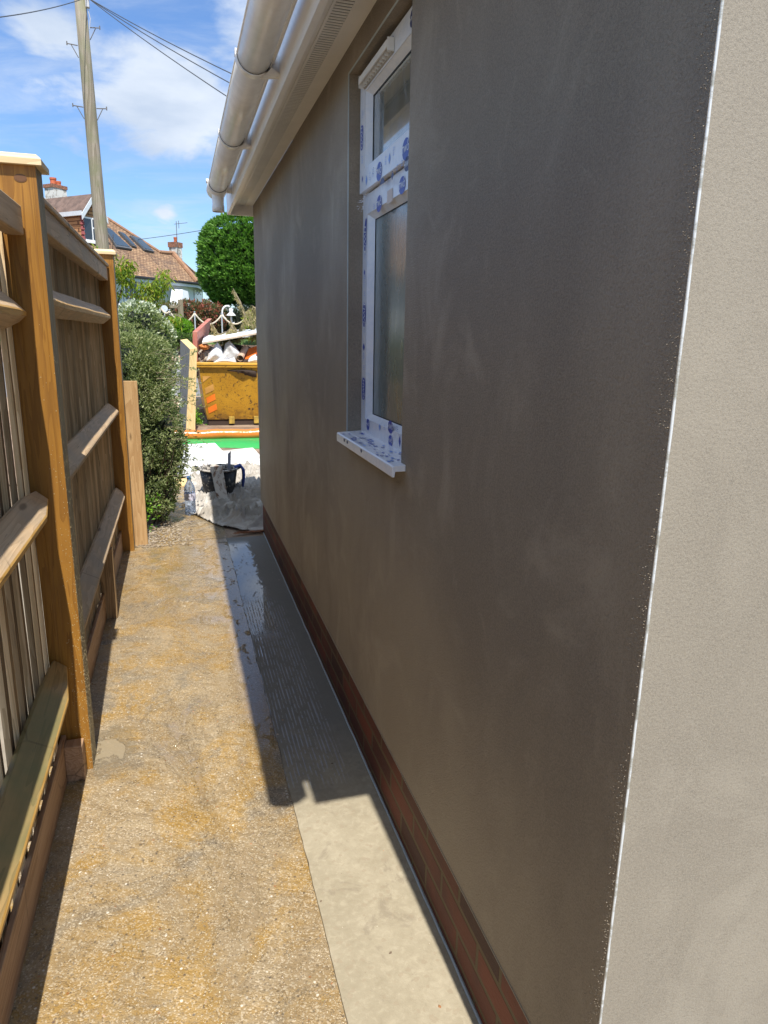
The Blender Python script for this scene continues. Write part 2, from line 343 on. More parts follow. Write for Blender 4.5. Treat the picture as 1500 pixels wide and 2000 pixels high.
# damp band: standing water along the seam and towards the far end
wx = t.rng(s3[0], .10, .24); wy = t.rng(s3[1], 1.9, 2.6)
wetm = t.math('MULTIPLY', wx, wy)
far = t.math('MULTIPLY', t.rng(s3[1], 2.2, 4.4), t.rng(t.noise(5, 5, .6, .6, p), .35, .6, .2, 1))
dmp = t.noise(2.4, 7, .68, .8, t.mapv((1,.55,1), loc=(6,1,0), vec=p)); dampp = t.math('MULTIPLY', t.rng(dmp, .44, .60), t.rng(s3[1], .5, 3., .45, .8))
wetf = t.math('MAXIMUM', t.math('MAXIMUM', wetm, t.math('MULTIPLY', far, .85)), dampp)
wet2 = t.math('MULTIPLY', wetf, t.rng(t.noise(16, 5, .65, .8, t.mapv((1,.5,1), vec=p)), .30, .50, .4, 1))
col = t.mix(t.math('MULTIPLY', t.math('MAXIMUM', wetm, t.math('MULTIPLY', wetf, .82)), .6), col, (.165,.118,.058))
# milky puddle by the foot of the post
dd = t.t.nodes.new('ShaderNodeVectorMath'); dd.operation = 'DISTANCE'; t.lk(t.mapv((1.6, .8, 1), vec=p), dd.inputs[0]); dd.inputs[1].default_value = (PUD.x*1.6, PUD.y*.8, 0)
pd_ = t.math('ADD', dd.outputs['Value'], t.math('MULTIPLY', t.math('SUBTRACT', t.noise(11, 6, .7, .8, p), .5), .30))
pw = t.rng(pd_, .15, .09); pm = t.rng(pd_, .078, .068)
col = t.mix(t.math('MULTIPLY', pw, .55), col, (.20,.165,.11)); col = t.mix(t.math('MULTIPLY', pm, .65), col, (.36,.30,.205))
t.set('Base Color', col); wet2 = t.math('MAXIMUM', wet2, pm)
t.set('Roughness', t.rng(wet2, .05, .7, .33, .04)); t.set('Specular IOR Level', t.rng(wet2, .2, .8, .5, 1.))
agg = t.math('ADD', t.math('MULTIPLY', spd, -.5), t.math('MULTIPLY', t.noise(420, 3, .7, 0, p), .6))
agg = t.math('ADD', agg, t.math('ADD', t.math('MULTIPLY', mot, 1.3), t.math('MULTIPLY', stk, 2.2)))
hh = t.math('MULTIPLY', agg, t.rng(wet2, .25, .85, 1, .08))
t.bump(hh, .0030, .9); M['oldconc'] = t.m
# new trowelled concrete strip
t = NT('new_concrete'); p = t.pos(); s3 = t.sep(p)
n1 = t.noise(5, 6, .65, .6, p); wet = t.rng(t.math('ADD', s3[1], t.math('MULTIPLY', t.noise(7, 4, .6, .5, p), .5)), 2.1, 2.75)
col = t.mix(t.rng(n1, .35, .7), (.33,.285,.20), (.39,.34,.245))
blot = t.noise(8, 6, .7, 1.0, t.mapv(loc=(2, 7, 0), vec=p)); col = t.mix(t.rng(blot, .56, .63, 0, .5), col, (.24,.20,.145)); gm = t.noise(45, 6, .7, .5, p); col = t.mix(t.rng(gm, .45, .7, 0, .35), col, (.52,.46,.34)); col = t.mix(t.rng(gm, .46, .3, 0, .35), col, (.26,.22,.15))
pit = t.vor(90, vec=p, out='Color'); pv = t.sep(pit); col = t.mix(t.math('MULTIPLY', t.rng(pv[0], .93, .95), .5), col, (.32,.26,.18))
col = t.mix(t.math('MULTIPLY', wet, .8), col, (.15,.148,.138))
colw = col
# standing water: a pool between the seam and the render splash line
nn = t.noise(22, 6, .7, 1.0, t.mapv((1, .45, 1), vec=p))
pool = t.math('MULTIPLY', t.rng(s3[1], 3.15, 3.5), t.math('MULTIPLY', t.rng(s3[1], 4.9, 5.15, 1, 0), t.rng(t.math('ADD', s3[0], t.math('MULTIPLY', nn, .16)), .50, .53, 1, 0)))
pool = t.math('MULTIPLY', pool, t.rng(t.noise(30, 6, .75, 1.0, t.mapv((1, .45, 1), loc=(3,0,0), vec=p)), .36, .40))
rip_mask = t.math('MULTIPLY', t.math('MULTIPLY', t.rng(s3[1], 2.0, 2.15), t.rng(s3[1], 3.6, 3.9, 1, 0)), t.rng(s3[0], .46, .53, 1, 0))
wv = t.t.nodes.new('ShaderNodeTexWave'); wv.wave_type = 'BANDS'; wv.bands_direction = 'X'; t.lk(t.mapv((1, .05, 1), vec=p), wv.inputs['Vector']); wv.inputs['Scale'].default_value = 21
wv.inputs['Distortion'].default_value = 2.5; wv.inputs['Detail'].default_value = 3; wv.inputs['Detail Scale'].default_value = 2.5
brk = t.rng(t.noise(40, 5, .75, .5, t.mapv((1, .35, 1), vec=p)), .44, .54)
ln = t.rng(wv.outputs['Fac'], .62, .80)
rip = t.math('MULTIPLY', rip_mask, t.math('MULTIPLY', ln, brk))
film = t.math('MAXIMUM', rip, pool); t.set('Base Color', t.mix(t.math('MULTIPLY', rip, .75), colw, (.42,.45,.50)))  # ripple lines tinted pale blue: sky reflection painted into the colour
t.set('Roughness', t.rng(film, 0, 1, .62, .03))
t.set('Specular IOR Level', t.rng(film, 0, 1, .35, 1.))
h = t.math('ADD', t.math('MULTIPLY', t.noise(60, 5, .65, .4, p), .35), t.math('MULTIPLY', t.noise(330, 3, .6, 0, p), .2))
h = t.math('MULTIPLY', h, t.rng(film, .1, .8, 1, .03)); h = t.math('ADD', h, t.math('MULTIPLY', rip, .7))
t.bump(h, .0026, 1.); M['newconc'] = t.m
# timber
M['post_or'] = wood('fence_post_orange', (.25,.110,.017), (.38,.18,.028), 'Z', 1.2, .5, dark=(.20,.075,.012), stain=(.27,.125,.025), knots=False, rndv=.1)
M['post_side'] = wood('fence_post_weathered', (.27,.225,.14), (.38,.33,.22), 'Z', 1.2, .7, knots=False, rndv=.1)
M['board'] = wood('fence_board', (.15,.095,.045), (.28,.185,.095), 'Z', 1., .7, rndv=.6, dark=(.10,.06,.03))
M['board_edge'] = wood('fence_board_edge', (.50,.345,.18), (.68,.50,.29), 'Z', 1., .7, rndv=.5, knots=False)  # edges paler, faces darker: sun and shade painted into the boards
M['rail'] = wood('fence_rail', (.50,.345,.20), (.64,.46,.28), 'Y', 1., .65, stain=(.42,.33,.23), rndv=.12)
M['rail_grn'] = wood('fence_rail_greenish', (.30,.20,.08), (.44,.29,.12), 'Y', 1., .5, stain=(.18,.19,.085), rndv=.12)
M['rail_edge'] = wood('fence_rail_lit_edge', (.52,.29,.07), (.66,.40,.12), 'Y', 1., .5, knots=False, rndv=.1)  # golden nose: sunlight on the rail edge painted into the timber
M['gravelb'] = wood('gravel_board', (.30,.175,.095), (.42,.27,.165), 'Y', 1., .6, rndv=.15)
M['capw'] = wood('sawn_pale_timber', (.66,.50,.28), (.78,.62,.38), 'X', 1., .6, knots=False, rndv=.05, dark=(.45,.30,.14))
M['plank'] = wood('light_plank', (.42,.25,.11), (.54,.35,.17), 'Z', .8, .6, rndv=.1, dark=(.24,.13,.05))
M['knot'] = plain('knot', (.14,.06,.02), .6)
M['splash'] = plain('render_splash', (.52,.42,.24), .7)
M['greywood'] = wood('grey_weathered_timber', (.13,.14,.14), (.24,.255,.25), 'Z', 1.2, .8, dark=(.05,.05,.05), knots=False, rndv=.1)
M['yelwood'] = wood('yellow_sawn_timber', (.62,.44,.19), (.74,.56,.28), 'Z', .8, .6, knots=False, rndv=.05, dark=(.45,.28,.1))
M['pole'] = wood('telegraph_pole_timber', (.20,.17,.125), (.33,.29,.23), 'Z', .35, .85, stain=(.20,.21,.12), dark=(.08,.065,.05), knots=False, rndv=.05)
M['iron'] = plain('dull_iron', (.16,.15,.14), .6, .5)
M['cable'] = plain('cable', (.05,.055,.065), .6)

def tex_height(v, s=1.): return MN.noise(Vector(v)*s)
# ------------------------------------------------------------------ setting: ground
def gz(y):
    if y < 14: return 0
    if y < 22: return (y-14)*.87/8
    return .87
def grid(x0, x1, y0, y1, nx, ny, zf):
    b = MB(); vs = [(x0+(x1-x0)*i/nx, y0+(y1-y0)*j/ny, zf(x0+(x1-x0)*i/nx, y0+(y1-y0)*j/ny)) for j in range(ny+1) for i in range(nx+1)]
    b.add(vs, [(j*(nx+1)+i, j*(nx+1)+i+1, (j+1)*(nx+1)+i+1, (j+1)*(nx+1)+i) for j in range(ny) for i in range(nx)]); return b
t = NT('soil_and_rubble'); p = t.pos()
c = t.mix(t.rng(t.noise(1.3, 6, .6, .3, p), .35, .65), (.16,.11,.07), (.28,.20,.13)); c = t.mix(t.rng(t.noise(40, 4, .7, 0, p), .5, .7), c, (.35,.28,.2))
t.set('Base Color', c); t.set('Roughness', .9); t.bump(t.noise(50, 5, .7, 0, p), .02); M['soil'] = t.m
M['grass'] = plain('lawn', (.06,.11,.025), .9, bump=.02, bs=30, var=.3)
b = MB(); ys = [-30, 0, 7, 14, 22, 22.6, 23.4, 36, 60, 600]; zs = [-.02, -.02, -.02, -.02, .84, .84, 1.35, 1.7, 2.2, 2.2]
for i in range(len(ys)-1): b.add([(-400, ys[i], zs[i]), (400, ys[i], zs[i]), (400, ys[i+1], zs[i+1]), (-400, ys[i+1], zs[i+1])], [(0,1,2,3)], 1 if ys[i] >= 22 else 0)
tag(b.build('ground', [M['soil'], M['grass']]), kind='structure')
b = grid(-.56, .292, -2, 5.185, 3, 24, lambda x, y: 0.); b.add([(-.56,5.192,0),(.292,5.192,0),(.292,7.6,0),(-.56,7.6,0)], [(0,1,2,3)]); tag(b.build('path', M['oldconc']), kind='structure')
b = grid(-4, -.60, -2, 5.0, 2, 2, lambda x, y: -.01); tag(b.build('neighbouring_patio', plain('pale_paving', (.28,.24,.18), .8, var=.15)), kind='structure')
# new strip: slightly wobbling edge
b = MB(); n = 240
for k in range(n):
    y0, y1 = -2+7.16*k/n, -2+7.16*(k+1)/n
    e = lambda y: .2915 + .006*MN.noise(Vector((y*5, 0, 0))) + .003*MN.noise(Vector((y*22, 3, 0)))
    z = .007
    b.add([(e(y0), y0, z), (.60, y0, z), (.60, y1, z), (e(y1), y1, z), (e(y0)-.002, y0, -.01), (e(y1)-.002, y1, -.01)], [(0,1,2,3), (0,3,5,4)], r=.5)
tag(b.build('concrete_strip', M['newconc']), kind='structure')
t = NT('drive'); p = t.pos()
c = t.mix(t.rng(t.noise(2.2, 6, .6, .3, p), .35, .65), (.20,.13,.085), (.36,.26,.18)); c = t.mix(t.rng(t.noise(30, 4, .7, 0, p), .5, .72), c, (.12,.085,.06))
t.set('Base Color', c); t.set('Roughness', .8); t.bump(t.noise(70, 5, .7, 0, p), .01); M['drive'] = t.m
b = grid(-3, 9, 7.6, 14.2, 2, 4, lambda x, y: -.004); b.add([(.292,5.16,-.004),(.6,5.16,-.004),(9,5.16,-.004),(9,7.6,-.004),(.292,7.6,-.004)], [(0,1,2,3,4)])
tag(b.build('driveway', M['drive']), kind='structure')
t = NT('asphalt'); p = t.pos(); t.set('Base Color', t.mix(t.rng(t.noise(2, 6, .6, 0, p), .3, .7), (.17,.17,.175), (.24,.24,.245))); t.set('Roughness', .85); t.bump(t.noise(120, 3, .6, 0, p), .005); M['asphalt'] = t.m
b = grid(-60, 60, 15.2, 20.6, 8, 6, lambda x, y: (y-14)*.86/8+.0); tag(b.build('road', M['asphalt']), kind='structure')
t = NT('paving_tan'); p = t.pos(); t.set('Base Color', t.mix(t.rng(t.noise(3, 6, .6, 0, p), .3, .7), (.34,.24,.16), (.46,.34,.24))); t.set('Roughness', .85); t.bump(t.noise(60, 3, .6, 0, p), .01); M['tan'] = t.m
b = MB()
for (y0, y1) in ((13.9, 15.2), (20.6, 22.3)):
    f = lambda y: (y-14)*.86/8 + .11
    b.hexa([(-60,y0,f(y0)-.3),(60,y0,f(y0)-.3),(60,y1,f(y1)-.3),(-60,y1,f(y1)-.3),(-60,y0,f(y0)),(60,y0,f(y0)),(60,y1,f(y1)),(-60,y1,f(y1))])
tag(b.build('pavement', M['tan']), kind='structure')

# ------------------------------------------------------------------ the extension wall and house
XW = .57; YC = .72; YE = 5.30; ZS = 2.385; YW0, YW1 = 1.765, 2.405; ZW0, ZW1 = 1.15, 2.31
H = thing('rendered_extension', (1.5, 3, 0), 'freshly rendered grey brown house extension with white gutter, filling the right side', 'house')
b = MB(); PL = .262; XB = 5.
T = .28
def rwall(y0, y1, z0, z1): b.box(XW, XW+T, y0, y1, z0, z1, 0, .5)
rwall(YC, YW0, PL, ZS); rwall(YW1, YE, PL, ZS); rwall(YW0, YW1, PL, ZW0); rwall(YW0, YW1, ZW1, ZS)
b.box(XW, XW+.0036, YC-.0125, YC, PL, ZS, 0, .5)
# grains of sand standing proud at the corner, catching the sun
for k in range(3200):
    y = YC - .010 + abs(random.gauss(0, .020)); z = random.uniform(PL, ZS); r = .00025+.0009*random.random()**2
    if MN.noise(Vector((z*6, y*20, 0))) < -.15 and y > YC-.006: continue
    c = Vector((XW - .0002, y, z)); b.add([c+Vector((-r*1.4,0,0)), c+Vector((0,r,0)), c+Vector((0,-r,0)), c+Vector((0,0,r)), c+Vector((0,0,-r))], [(0,1,3),(0,3,2),(0,2,4),(0,4,1)], 0, .5)
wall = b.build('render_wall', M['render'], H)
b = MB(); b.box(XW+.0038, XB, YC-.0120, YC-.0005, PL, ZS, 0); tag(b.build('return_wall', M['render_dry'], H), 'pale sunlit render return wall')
b = MB(); b.box(XW+T, XB, YC, YC+T, 0, ZS); b.box(XW+T, XB, YE-T, YE, PL, ZS); b.box(XB-T, XB, YC, YE, PL, ZS)
b.add([(XW+.05, YC-.006, ZS+.03), (XB, YC-.006, ZS+.03), (XB, YC-.006, ZS+2.4)], [(0,1,2)]); b.build('inner_wall', M['render_dry'], H)
b = MB(); b.box(XW+.013, XW+T-.01, YC+.010, YE-.012, 0, PL-.001); b.box(XW+.2, XB-.02, YC+.01, YC+.2, -.0, PL-.001)
b.build('brick_plinth', M['brick'], H)
# bell bead and corner bead
t = NT('bead'); p = t.pos(); t.set('Base Color', t.mix(t.rng(t.noise(14, 6, .75, 0, t.mapv((1, 1, 1.8), vec=p)), .46, .60), (.66,.69,.70), (.36,.36,.32))); t.set('Roughness', .35); M['bead'] = t.m
b = MB(); nb_ = 120; b.tube([(XW+.0022+.0004*MN.noise(Vector((k*.3,0,0))), YC-.0125+.0005*MN.noise(Vector((k*.4,5,0))), PL+(ZS-PL)*k/nb_) for k in range(nb_+1)], [.0019*(1+.4*MN.noise(Vector((k*.55,9,0)))) for k in range(nb_+1)], 8); b.build('corner_bead', M['bead'], H, True)
b = MB(); b.box(XW-.0015, XW+.014, YC-.012, YE, PL-.0035, PL-.0005); b.build('stop_bead', M['render_dry'], H)
M['footline'] = plain('pale_foot_line', (.42,.50,.55), .35)
b = MB()
for k in range(200):
    y0, y1 = YC+.02+4.5*k/200, YC+.02+4.5*(k+1)/200; q = lambda y: .5745+.002*MN.noise(Vector((y*9, 0, 1)))
    b.add([(q(y0), y0, .0085), (q(y0)+.0035, y0, .012), (q(y1)+.0035, y1, .012), (q(y1), y1, .0085), (q(y0)+.007, y0, .0085), (q(y1)+.007, y1, .0085)], [(0,1,2,3), (1,4,5,2)])
b.build('wall_foot_line', M['footline'], H)  # thin pale strip along the foot of the wall
# reveal beads round the opening
b = MB()
b.box(XW-.0012, XW+.002, YW1-.002, YW1+.0025, ZW0+.02, ZW1); b.box(XW-.0012, XW+.002, YW0, YW1, ZW1-.0015, ZW1+.002); b.build('reveal_bead', plain('bead_grey', (.42,.47,.47), .4), H)
# eaves
EY0, EY1 = .63, 5.31; XF = .392; FB = 2.32
b = MB(); b.box(XF, XF+.02, EY0, EY1, FB, 2.56); b.build('fascia', M['upvc'], H); 
b = MB(); b.box(XF+.02, .457, EY0, EY1, ZS, ZS+.009); b.box(.523, XW+.02, EY0, YC-.013, ZS, ZS+.009); b.box(.523, XW-.0005, YC-.013, EY1, ZS, ZS+.009)
b.box(XF+.02, XF+.028, EY0, EY1, ZS-.004, ZS-.0005); b.build('soffit', M['upvc_warm'], H)
b = MB(); y = EY0
b.box(.457, .523, EY0, EY1, ZS+.012, ZS+.015, 1)
while y < EY1-.02: b.box(.457, .523, y, y+.0115, ZS-.001, ZS+.0006, 0); y += .018
b.box(.457, .4655, EY0, EY1, ZS-.0025, ZS-.0012, 0); b.box(.5145, .523, EY0, EY1, ZS-.0025, ZS-.0012, 0)
b.build('soffit_vent', [M['upvc_warm'], M['black']], H)
b = MB(); b.box(XF-.002, XW+.06, EY0-.014, EY0, FB-.003, 2.57); b.hexa([(XW+.06,EY0-.014,2.352),(XB+.2,EY0-.014,4.9),(XB+.2,EY0,4.9),(XW+.06,EY0,2.352),(XW+.06,EY0-.014,2.57),(XB+.2,EY0-.014,5.15),(XB+.2,EY0,5.15),(XW+.06,EY0,2.57)])
b.build('bargeboard', M['upvc'], H)
b = MB(); b.box(XF-.002, XW+.02, EY1, EY1+.014, FB-.003, 2.57); b.build('end_board', M['upvc'], H)
t = NT('roof_tile'); p = t.pos(); c = t.mix(t.rng(t.noise(8, 5, .6, 0, p), .3, .7), (.16,.085,.06), (.24,.13,.09)); t.set('Base Color', c); t.set('Roughness', .8); M['rooftile'] = t.m
b = MB()
for k in range(22):
    x0, x1 = .37+.215*k-(.032 if k == 0 else 0), .37+.215*(k+1)+.05; za = lambda x: 2.57+(x-.37)*.55
    b.hexa([(x0,EY0-.04,za(x0)+.004),(x1,EY0-.04,za(x1)-.012),(x1,EY1+.04,za(x1)-.012),(x0,EY1+.04,za(x0)+.004),(x0,EY0-.04,za(x0)+.03),(x1,EY0-.04,za(x1)+.008),(x1,EY1+.04,za(x1)+.008),(x0,EY1+.04,za(x0)+.03)])
b.build('roof', M['rooftile'], H)
# gutter: half round
GX, GZ, GR = .3065, 2.425, .058
def half(b, y0, y1, r0, r1, seg=28, a0=0, m=0):
    vs = []
    for y in (y0, y1):
        for r in (r0, r1):
            for k in range(seg+1):
                th = math.pi + math.pi*k/seg; vs.append((GX+r*math.cos(th), y, GZ+r*math.sin(th)))
    n = seg+1; fs = []
    for k in range(seg):
        fs += [(k, k+1, 2*n+k+1, 2*n+k), (n+k, 3*n+k, 3*n+k+1, n+k+1), (k, n+k, n+k+1, k+1), (2*n+k, 2*n+k+1, 3*n+k+1, 3*n+k)]
    fs += [(0, 2*n, 3*n, n), (n-1, 2*n-1, 4*n-1, 3*n-1)]
    b.add(vs, fs, m)
b = MB(); half(b, EY0-.03, 1.70, GR-.003, GR); half(b, 1.703, 2.70, GR-.003, GR); half(b, 2.703, 3.69, GR-.003, GR); half(b, 3.693, 4.84, GR-.003, GR)
b.tube([(GX-GR, EY0-.03, GZ), (GX-GR, 4.84, GZ)], .0042, 6); b.box(GX+GR-.004, GX+GR+.011, EY0-.03, 4.84, GZ-.014, GZ+.006)
g = b.build('gutter', M['gutterw'], H, True); g.data.polygons.foreach_set('use_smooth', [True]*len(g.data.polygons))
def bracket(y, w=.034):
    b = MB(); half(b, y-w/2, y+w/2, GR+.0005, GR+.0055); half(b, y-w/2-.0015, y-w/2, GR-.002, GR+.0014, m=1)
    # arm back to the fascia
    b.prism([(GX+.020, y+.012, GZ-GR-.004), (XF, y+.012, GZ-GR+.004), (XF, y+.012, GZ+.02), (GX+GR+.004, y+.012, GZ-.004)], (0, .005, 0))
    b.prism([(GX+.028, y-w/2, GZ-GR-.001), (XF, y-w/2, GZ-GR+.006), (XF, y-w/2, GZ-GR+.012), (GX+GR*.9, y-w/2, GZ-.03)], (0, w, 0))
    b.box(GX+GR-.003, GX+GR+.012, y-w/2-.004, y-w/2+.022, GZ-.016, GZ+.009); b.box(GX-GR-.007, GX-GR+.002, y-w/2+.004, y+w/2-.004, GZ-.004, GZ+.016)
    return b.build('gutter_bracket', [M['gutterw'], M['black']], H)
for y in (.8, 1.70, 2.70, 3.69): bracket(y)
# outlet at the far end
b = MB(); half(b, 4.81, 5.05, GR+.001, GR+.007); half(b, 4.807, 4.81, GR-.002, GR+.002, m=1); b.prism([(GX+GR*math.cos(math.pi+math.pi*k/12), 5.05, GZ+GR*math.sin(math.pi+math.pi*k/12)) for k in range(13)], (0,.004,0))
b.box(GX-GR-.016, GX-GR, 4.82, 4.85, GZ-.004, GZ+.018); b.box(GX+GR-.004, XF, 4.86, 4.88, GZ-GR+.01, GZ+.01)
b.lathe([(.040,GZ-GR+.01),(.037,GZ-GR-.02),(.036,GZ-.115),(.0385,GZ-.118),(.0385,GZ-.155),(.034,GZ-.155),(.034,GZ-.1)], (GX, 4.92, 0), 24)
b.build('gutter_outlet', [M['gutterw'], M['black']], H, True)

# ------------------------------------------------------------------ lettering helper
def text_polys(s, size=1., shear=0.):
    cu = bpy.data.curves.new('t', 'FONT'); cu.body = s; cu.size = size; cu.align_x = 'CENTER'; cu.align_y = 'CENTER'; cu.shear = shear; cu.resolution_u = 2; cu.offset = .012*size
    o = bpy.data.objects.new('t', cu); COL.objects.link(o); dg = bpy.context.evaluated_depsgraph_get(); dg.update()
    me = o.evaluated_get(dg).to_mesh(); vs = [v.co.copy() for v in me.vertices]; fs = [list(p.vertices) for p in me.polygons]
    o.evaluated_get(dg).to_mesh_clear(); bpy.data.objects.remove(o); bpy.data.curves.remove(cu); return vs, fs
HWO = text_polys('HWO', 1., .15); TINO = text_polys('TWO', 1., .1)
def oval(b, c, u, w, a, bb, txt=True, rot=0, m=0, lt=1, part=None, T=HWO):
    # c centre on surface, u/w in-surface axes (unit), a,bb half sizes; rot: lettering turned 90
    nrm = u.cross(w).normalized()
    if nrm.dot(CAMP-c) < 0: nrm = -nrm
    if part: b.disc(c+nrm*.0009, u, w, a, bb, m, 18, part[0], part[1])
    else: b.disc(c+nrm*.0009, u, w, a, bb, m, 24)
    if txt:
        vs, fs = T; s = (a if not rot else bb)*.78
        U, Wv = (u, w) if not rot else (-w, u)
        b.add([c+nrm*.0016+U*(v.x*s)+Wv*(v.y*s) for v in vs], fs, lt)
        if True:
            ring = 10; cc = c+nrm*.0016+U*(s*.80)+Wv*(s*.62)
            for k in range(ring):
                a0, a1 = 2*math.pi*k/ring, 2*math.pi*(k+1)/ring
                b.add([cc+(U*math.cos(q)+Wv*math.sin(q))*s*rr for q, rr in ((a0,.18),(a1,.18),(a1,.1),(a0,.1))], [(0,1,2,3)], lt)
def diamond(b, c, u, w, a, bb, m=0):
    nrm = u.cross(w).normalized()
    if nrm.dot(CAMP-c) < 0: nrm = -nrm
    c = c+nrm*.0009; b.add([c+u*a, c+w*bb, c-u*a, c-w*bb], [(0,1,2,3)], m)
def tiny(b, c, u, w, n, m=2):
    nrm = u.cross(w).normalized()
    if nrm.dot(CAMP-c) < 0: nrm = -nrm
    for k in range(n):
        q = c+nrm*.0009+w*(k*.006); L = random.uniform(.006, .016); b.add([q, q+u*L, q+u*L+w*.0018, q+w*.0018], [(0,1,2,3)], m)
UY, UZ = Vector((0,-1,0)), Vector((0,0,1))
# ------------------------------------------------------------------ window
XFm = .622; zT = 1.952
b = MB()
def frm(y0, y1, z0, z1, x0=XFm, x1=XFm+.06, m=0): b.box(x0, x1, y0, y1, z0, z1, m, .5)
frm(YW1-.058, YW1, ZW0+.02, ZW1-.008); frm(YW0, YW0+.058, ZW0+.02, ZW1-.008); frm(YW0+.058, YW1-.058, ZW1-.06, ZW1-.008)
frm(YW0+.058, YW1-.058, ZW0+.02, ZW0+.075); frm(YW0+.058, YW1-.058, zT-.062, zT-.002, XFm-.0005)
# glazing beads, chamfered, round the lower light
def bead(y0, y1, z0, z1):
    d = .016; xo, xi = XFm+.002, XFm+.022
    o = [(xo,y0,z0),(xo,y1,z0),(xo,y1,z1),(xo,y0,z1)]; i = [(xi,y0+d,z0+d),(xi,y1-d,z0+d),(xi,y1-d,z1-d),(xi,y0+d,z1-d)]
    b.add(o+i, [(0,1,5,4),(1,2,6,5),(2,3,7,6),(3,0,4,7)], 0, .5)
    g = .003; j = [(xi+.001,y0+d+g,z0+d+g),(xi+.001,y1-d-g,z0+d+g),(xi+.001,y1-d-g,z1-d-g),(xi+.001,y0+d+g,z1-d-g)]
    b.add([(xi+.0005,)+q[1:] for q in i]+j, [(0,1,5,4),(1,2,6,5),(2,3,7,6),(3,0,4,7)], 1, .5)
bead(YW0+.058, YW1-.058, ZW0+.075, zT-.062)
# film prints on the far stile, transom and bottom rail
def P(px, py, X=XFm): return onX(px, py, X)
LG = (M['film'], M['black'], M['logo'], M['logo_w'], M['logo_lt'], M['logo_dk'], M['logo_r'])
def stile_oval(px, py, a, bb, **k): c = P(px, py); oval(b, c, UY, UZ, a, bb, rot=1, m=2, lt=3, **k)
c = P(713, 760); c.y = 2.372
# squarish pill
def pill(b, c, u, w, a, bb, r, m, lt):
    pts = []; nrm = Vector((-1,0,0))
    for (sx, sy, a0) in ((1,1,0),(-1,1,90),(-1,-1,180),(1,-1,270)):
        for k in range(6):
            th = rad(a0+k*18); pts.append(c+nrm*.0009+u*(sx*(a-r)+r*math.cos(th))+w*(sy*(bb-r)+r*math.sin(th)))
    b.add(pts, [list(range(len(pts)))], m)
    vs, fs = HWO; s = bb*.68; U, Wv = -w, u
    b.add([c+nrm*.0016+U*(v.x*s)+Wv*(v.y*s*1.1) for v in vs], fs, lt)
    cc = c+nrm*.0016+U*(s*.72)+Wv*(s*.62)
    for k in range(10):
        a0, a1 = 2*math.pi*k/10, 2*math.pi*(k+1)/10
        b.add([cc+(U*math.cos(q)+Wv*math.sin(q))*s*rr for q, rr in ((a0,.17),(a1,.17),(a1,.09),(a0,.09))], [(0,1,2,3)], lt)
pill(b, c, UY, UZ, .022, .038, .018, 2, 3)
for (py, a, bb) in ((616, .021, .042), (467, .016, .042)):
    c = P(713, py); c.y = 2.374; oval(b, c, UY, UZ, a, bb, rot=1, m=2, lt=3)
c = P(716, 448); c.y = 2.362; b.disc(c+Vector((-.0012,0,0)), UY, UZ, .016, .035, 2, 14, rad(60), rad(300))
for (py, a, bb, mm) in ((532,.009,.010,2), (678,.014,.013,2)):
    c = P(713, py); c.y = 2.376; diamond(b, c, UY, UZ, a, bb, mm); tiny(b, c+Vector((0,.008,-.045)), UY, UZ, 5, 4)
for py in (505, 545, 578, 648, 698, 722, 792): c = P(712, py); c.y = 2.378; tiny(b, c, UY, UZ, 3, 4)
# transom prints
for (px, py, a, bb) in ((741,398,.030,.024), (786,362,.030,.023)): oval(b, P(px, py, XFm-.0005), UY, UZ, a, bb, m=2, lt=3, T=TINO)
c = P(762, 383, XFm-.0005); b.add([c+UY*.028+UZ*.018+Vector((-.001,0,0)), c-UY*.028+UZ*.018+Vector((-.001,0,0)), c-UY*.028-UZ*.018+Vector((-.001,0,0)), c+UY*.028-UZ*.018+Vector((-.001,0,0))], [(0,1,2,3)], 7)
for k in range(4): tiny(b, c-UY*(.022-.012*k)+UZ*(-.006), UY, UZ, 2, 6)
tiny(b, P(730, 408, XFm-.0005), UY, UZ, 3, 4); tiny(b, P(800, 352, XFm-.0005), UY, UZ, 3, 4)
# bottom rail prints
for (px, py, a, bb) in ((719,829,.020,.020), (763,834,.028,.020), (763,861,.022,.018)): oval(b, P(px, py), UY, UZ, a, bb, m=2, lt=3)
diamond(b, P(742, 834), UY, UZ, .012, .012, 4); diamond(b, P(781, 862), UY, UZ, .010, .017, 2); tiny(b, P(787, 862), UY, UZ, 4, 4); tiny(b, P(750, 838), UY, UZ, 3, 4); tiny(b, P(775, 842), UY, UZ, 3, 2)
LG = list(LG) + [plain('peach_film_patch', (.62,.50,.42), .4)]
win = b.build('window', LG, H)
b = MB(); b.box(XFm+.024, XFm+.03, YW0+.06, YW1-.06, ZW0+.08, zT-.065); b.build('lower_pane', M['glass_lo'], win)
# opening fanlight sash
b = MB(); x0, x1 = XFm-.018, XFm+.03; sy0, sy1, sz0, sz1 = YW0+.028, YW1-.022, zT+.003, ZW1-.012; sw = .062
for (a0, a1, c0, c1) in ((sy1-sw, sy1, sz0, sz1), (sy0, sy0+sw, sz0, sz1), (sy0+sw, sy1-sw, sz0, sz0+.066), (sy0+sw, sy1-sw, sz1-.058, sz1)): b.box(x0, x1, a0, a1, c0, c1, 0, .5)
d = .012
o = [(x0+.002,sy0+sw,sz0+.066),(x0+.002,sy1-sw,sz0+.066),(x0+.002,sy1-sw,sz1-.058),(x0+.002,sy0+sw,sz1-.058)]; i = [(x0+.022,q[1]+s1*d,q[2]+s2*d) for q, s1, s2 in zip(o, (1,-1,-1,1), (1,1,-1,-1))]
b.add(o+i, [(0,1,5,4),(1,2,6,5),(2,3,7,6),(3,0,4,7)], 0, .5)
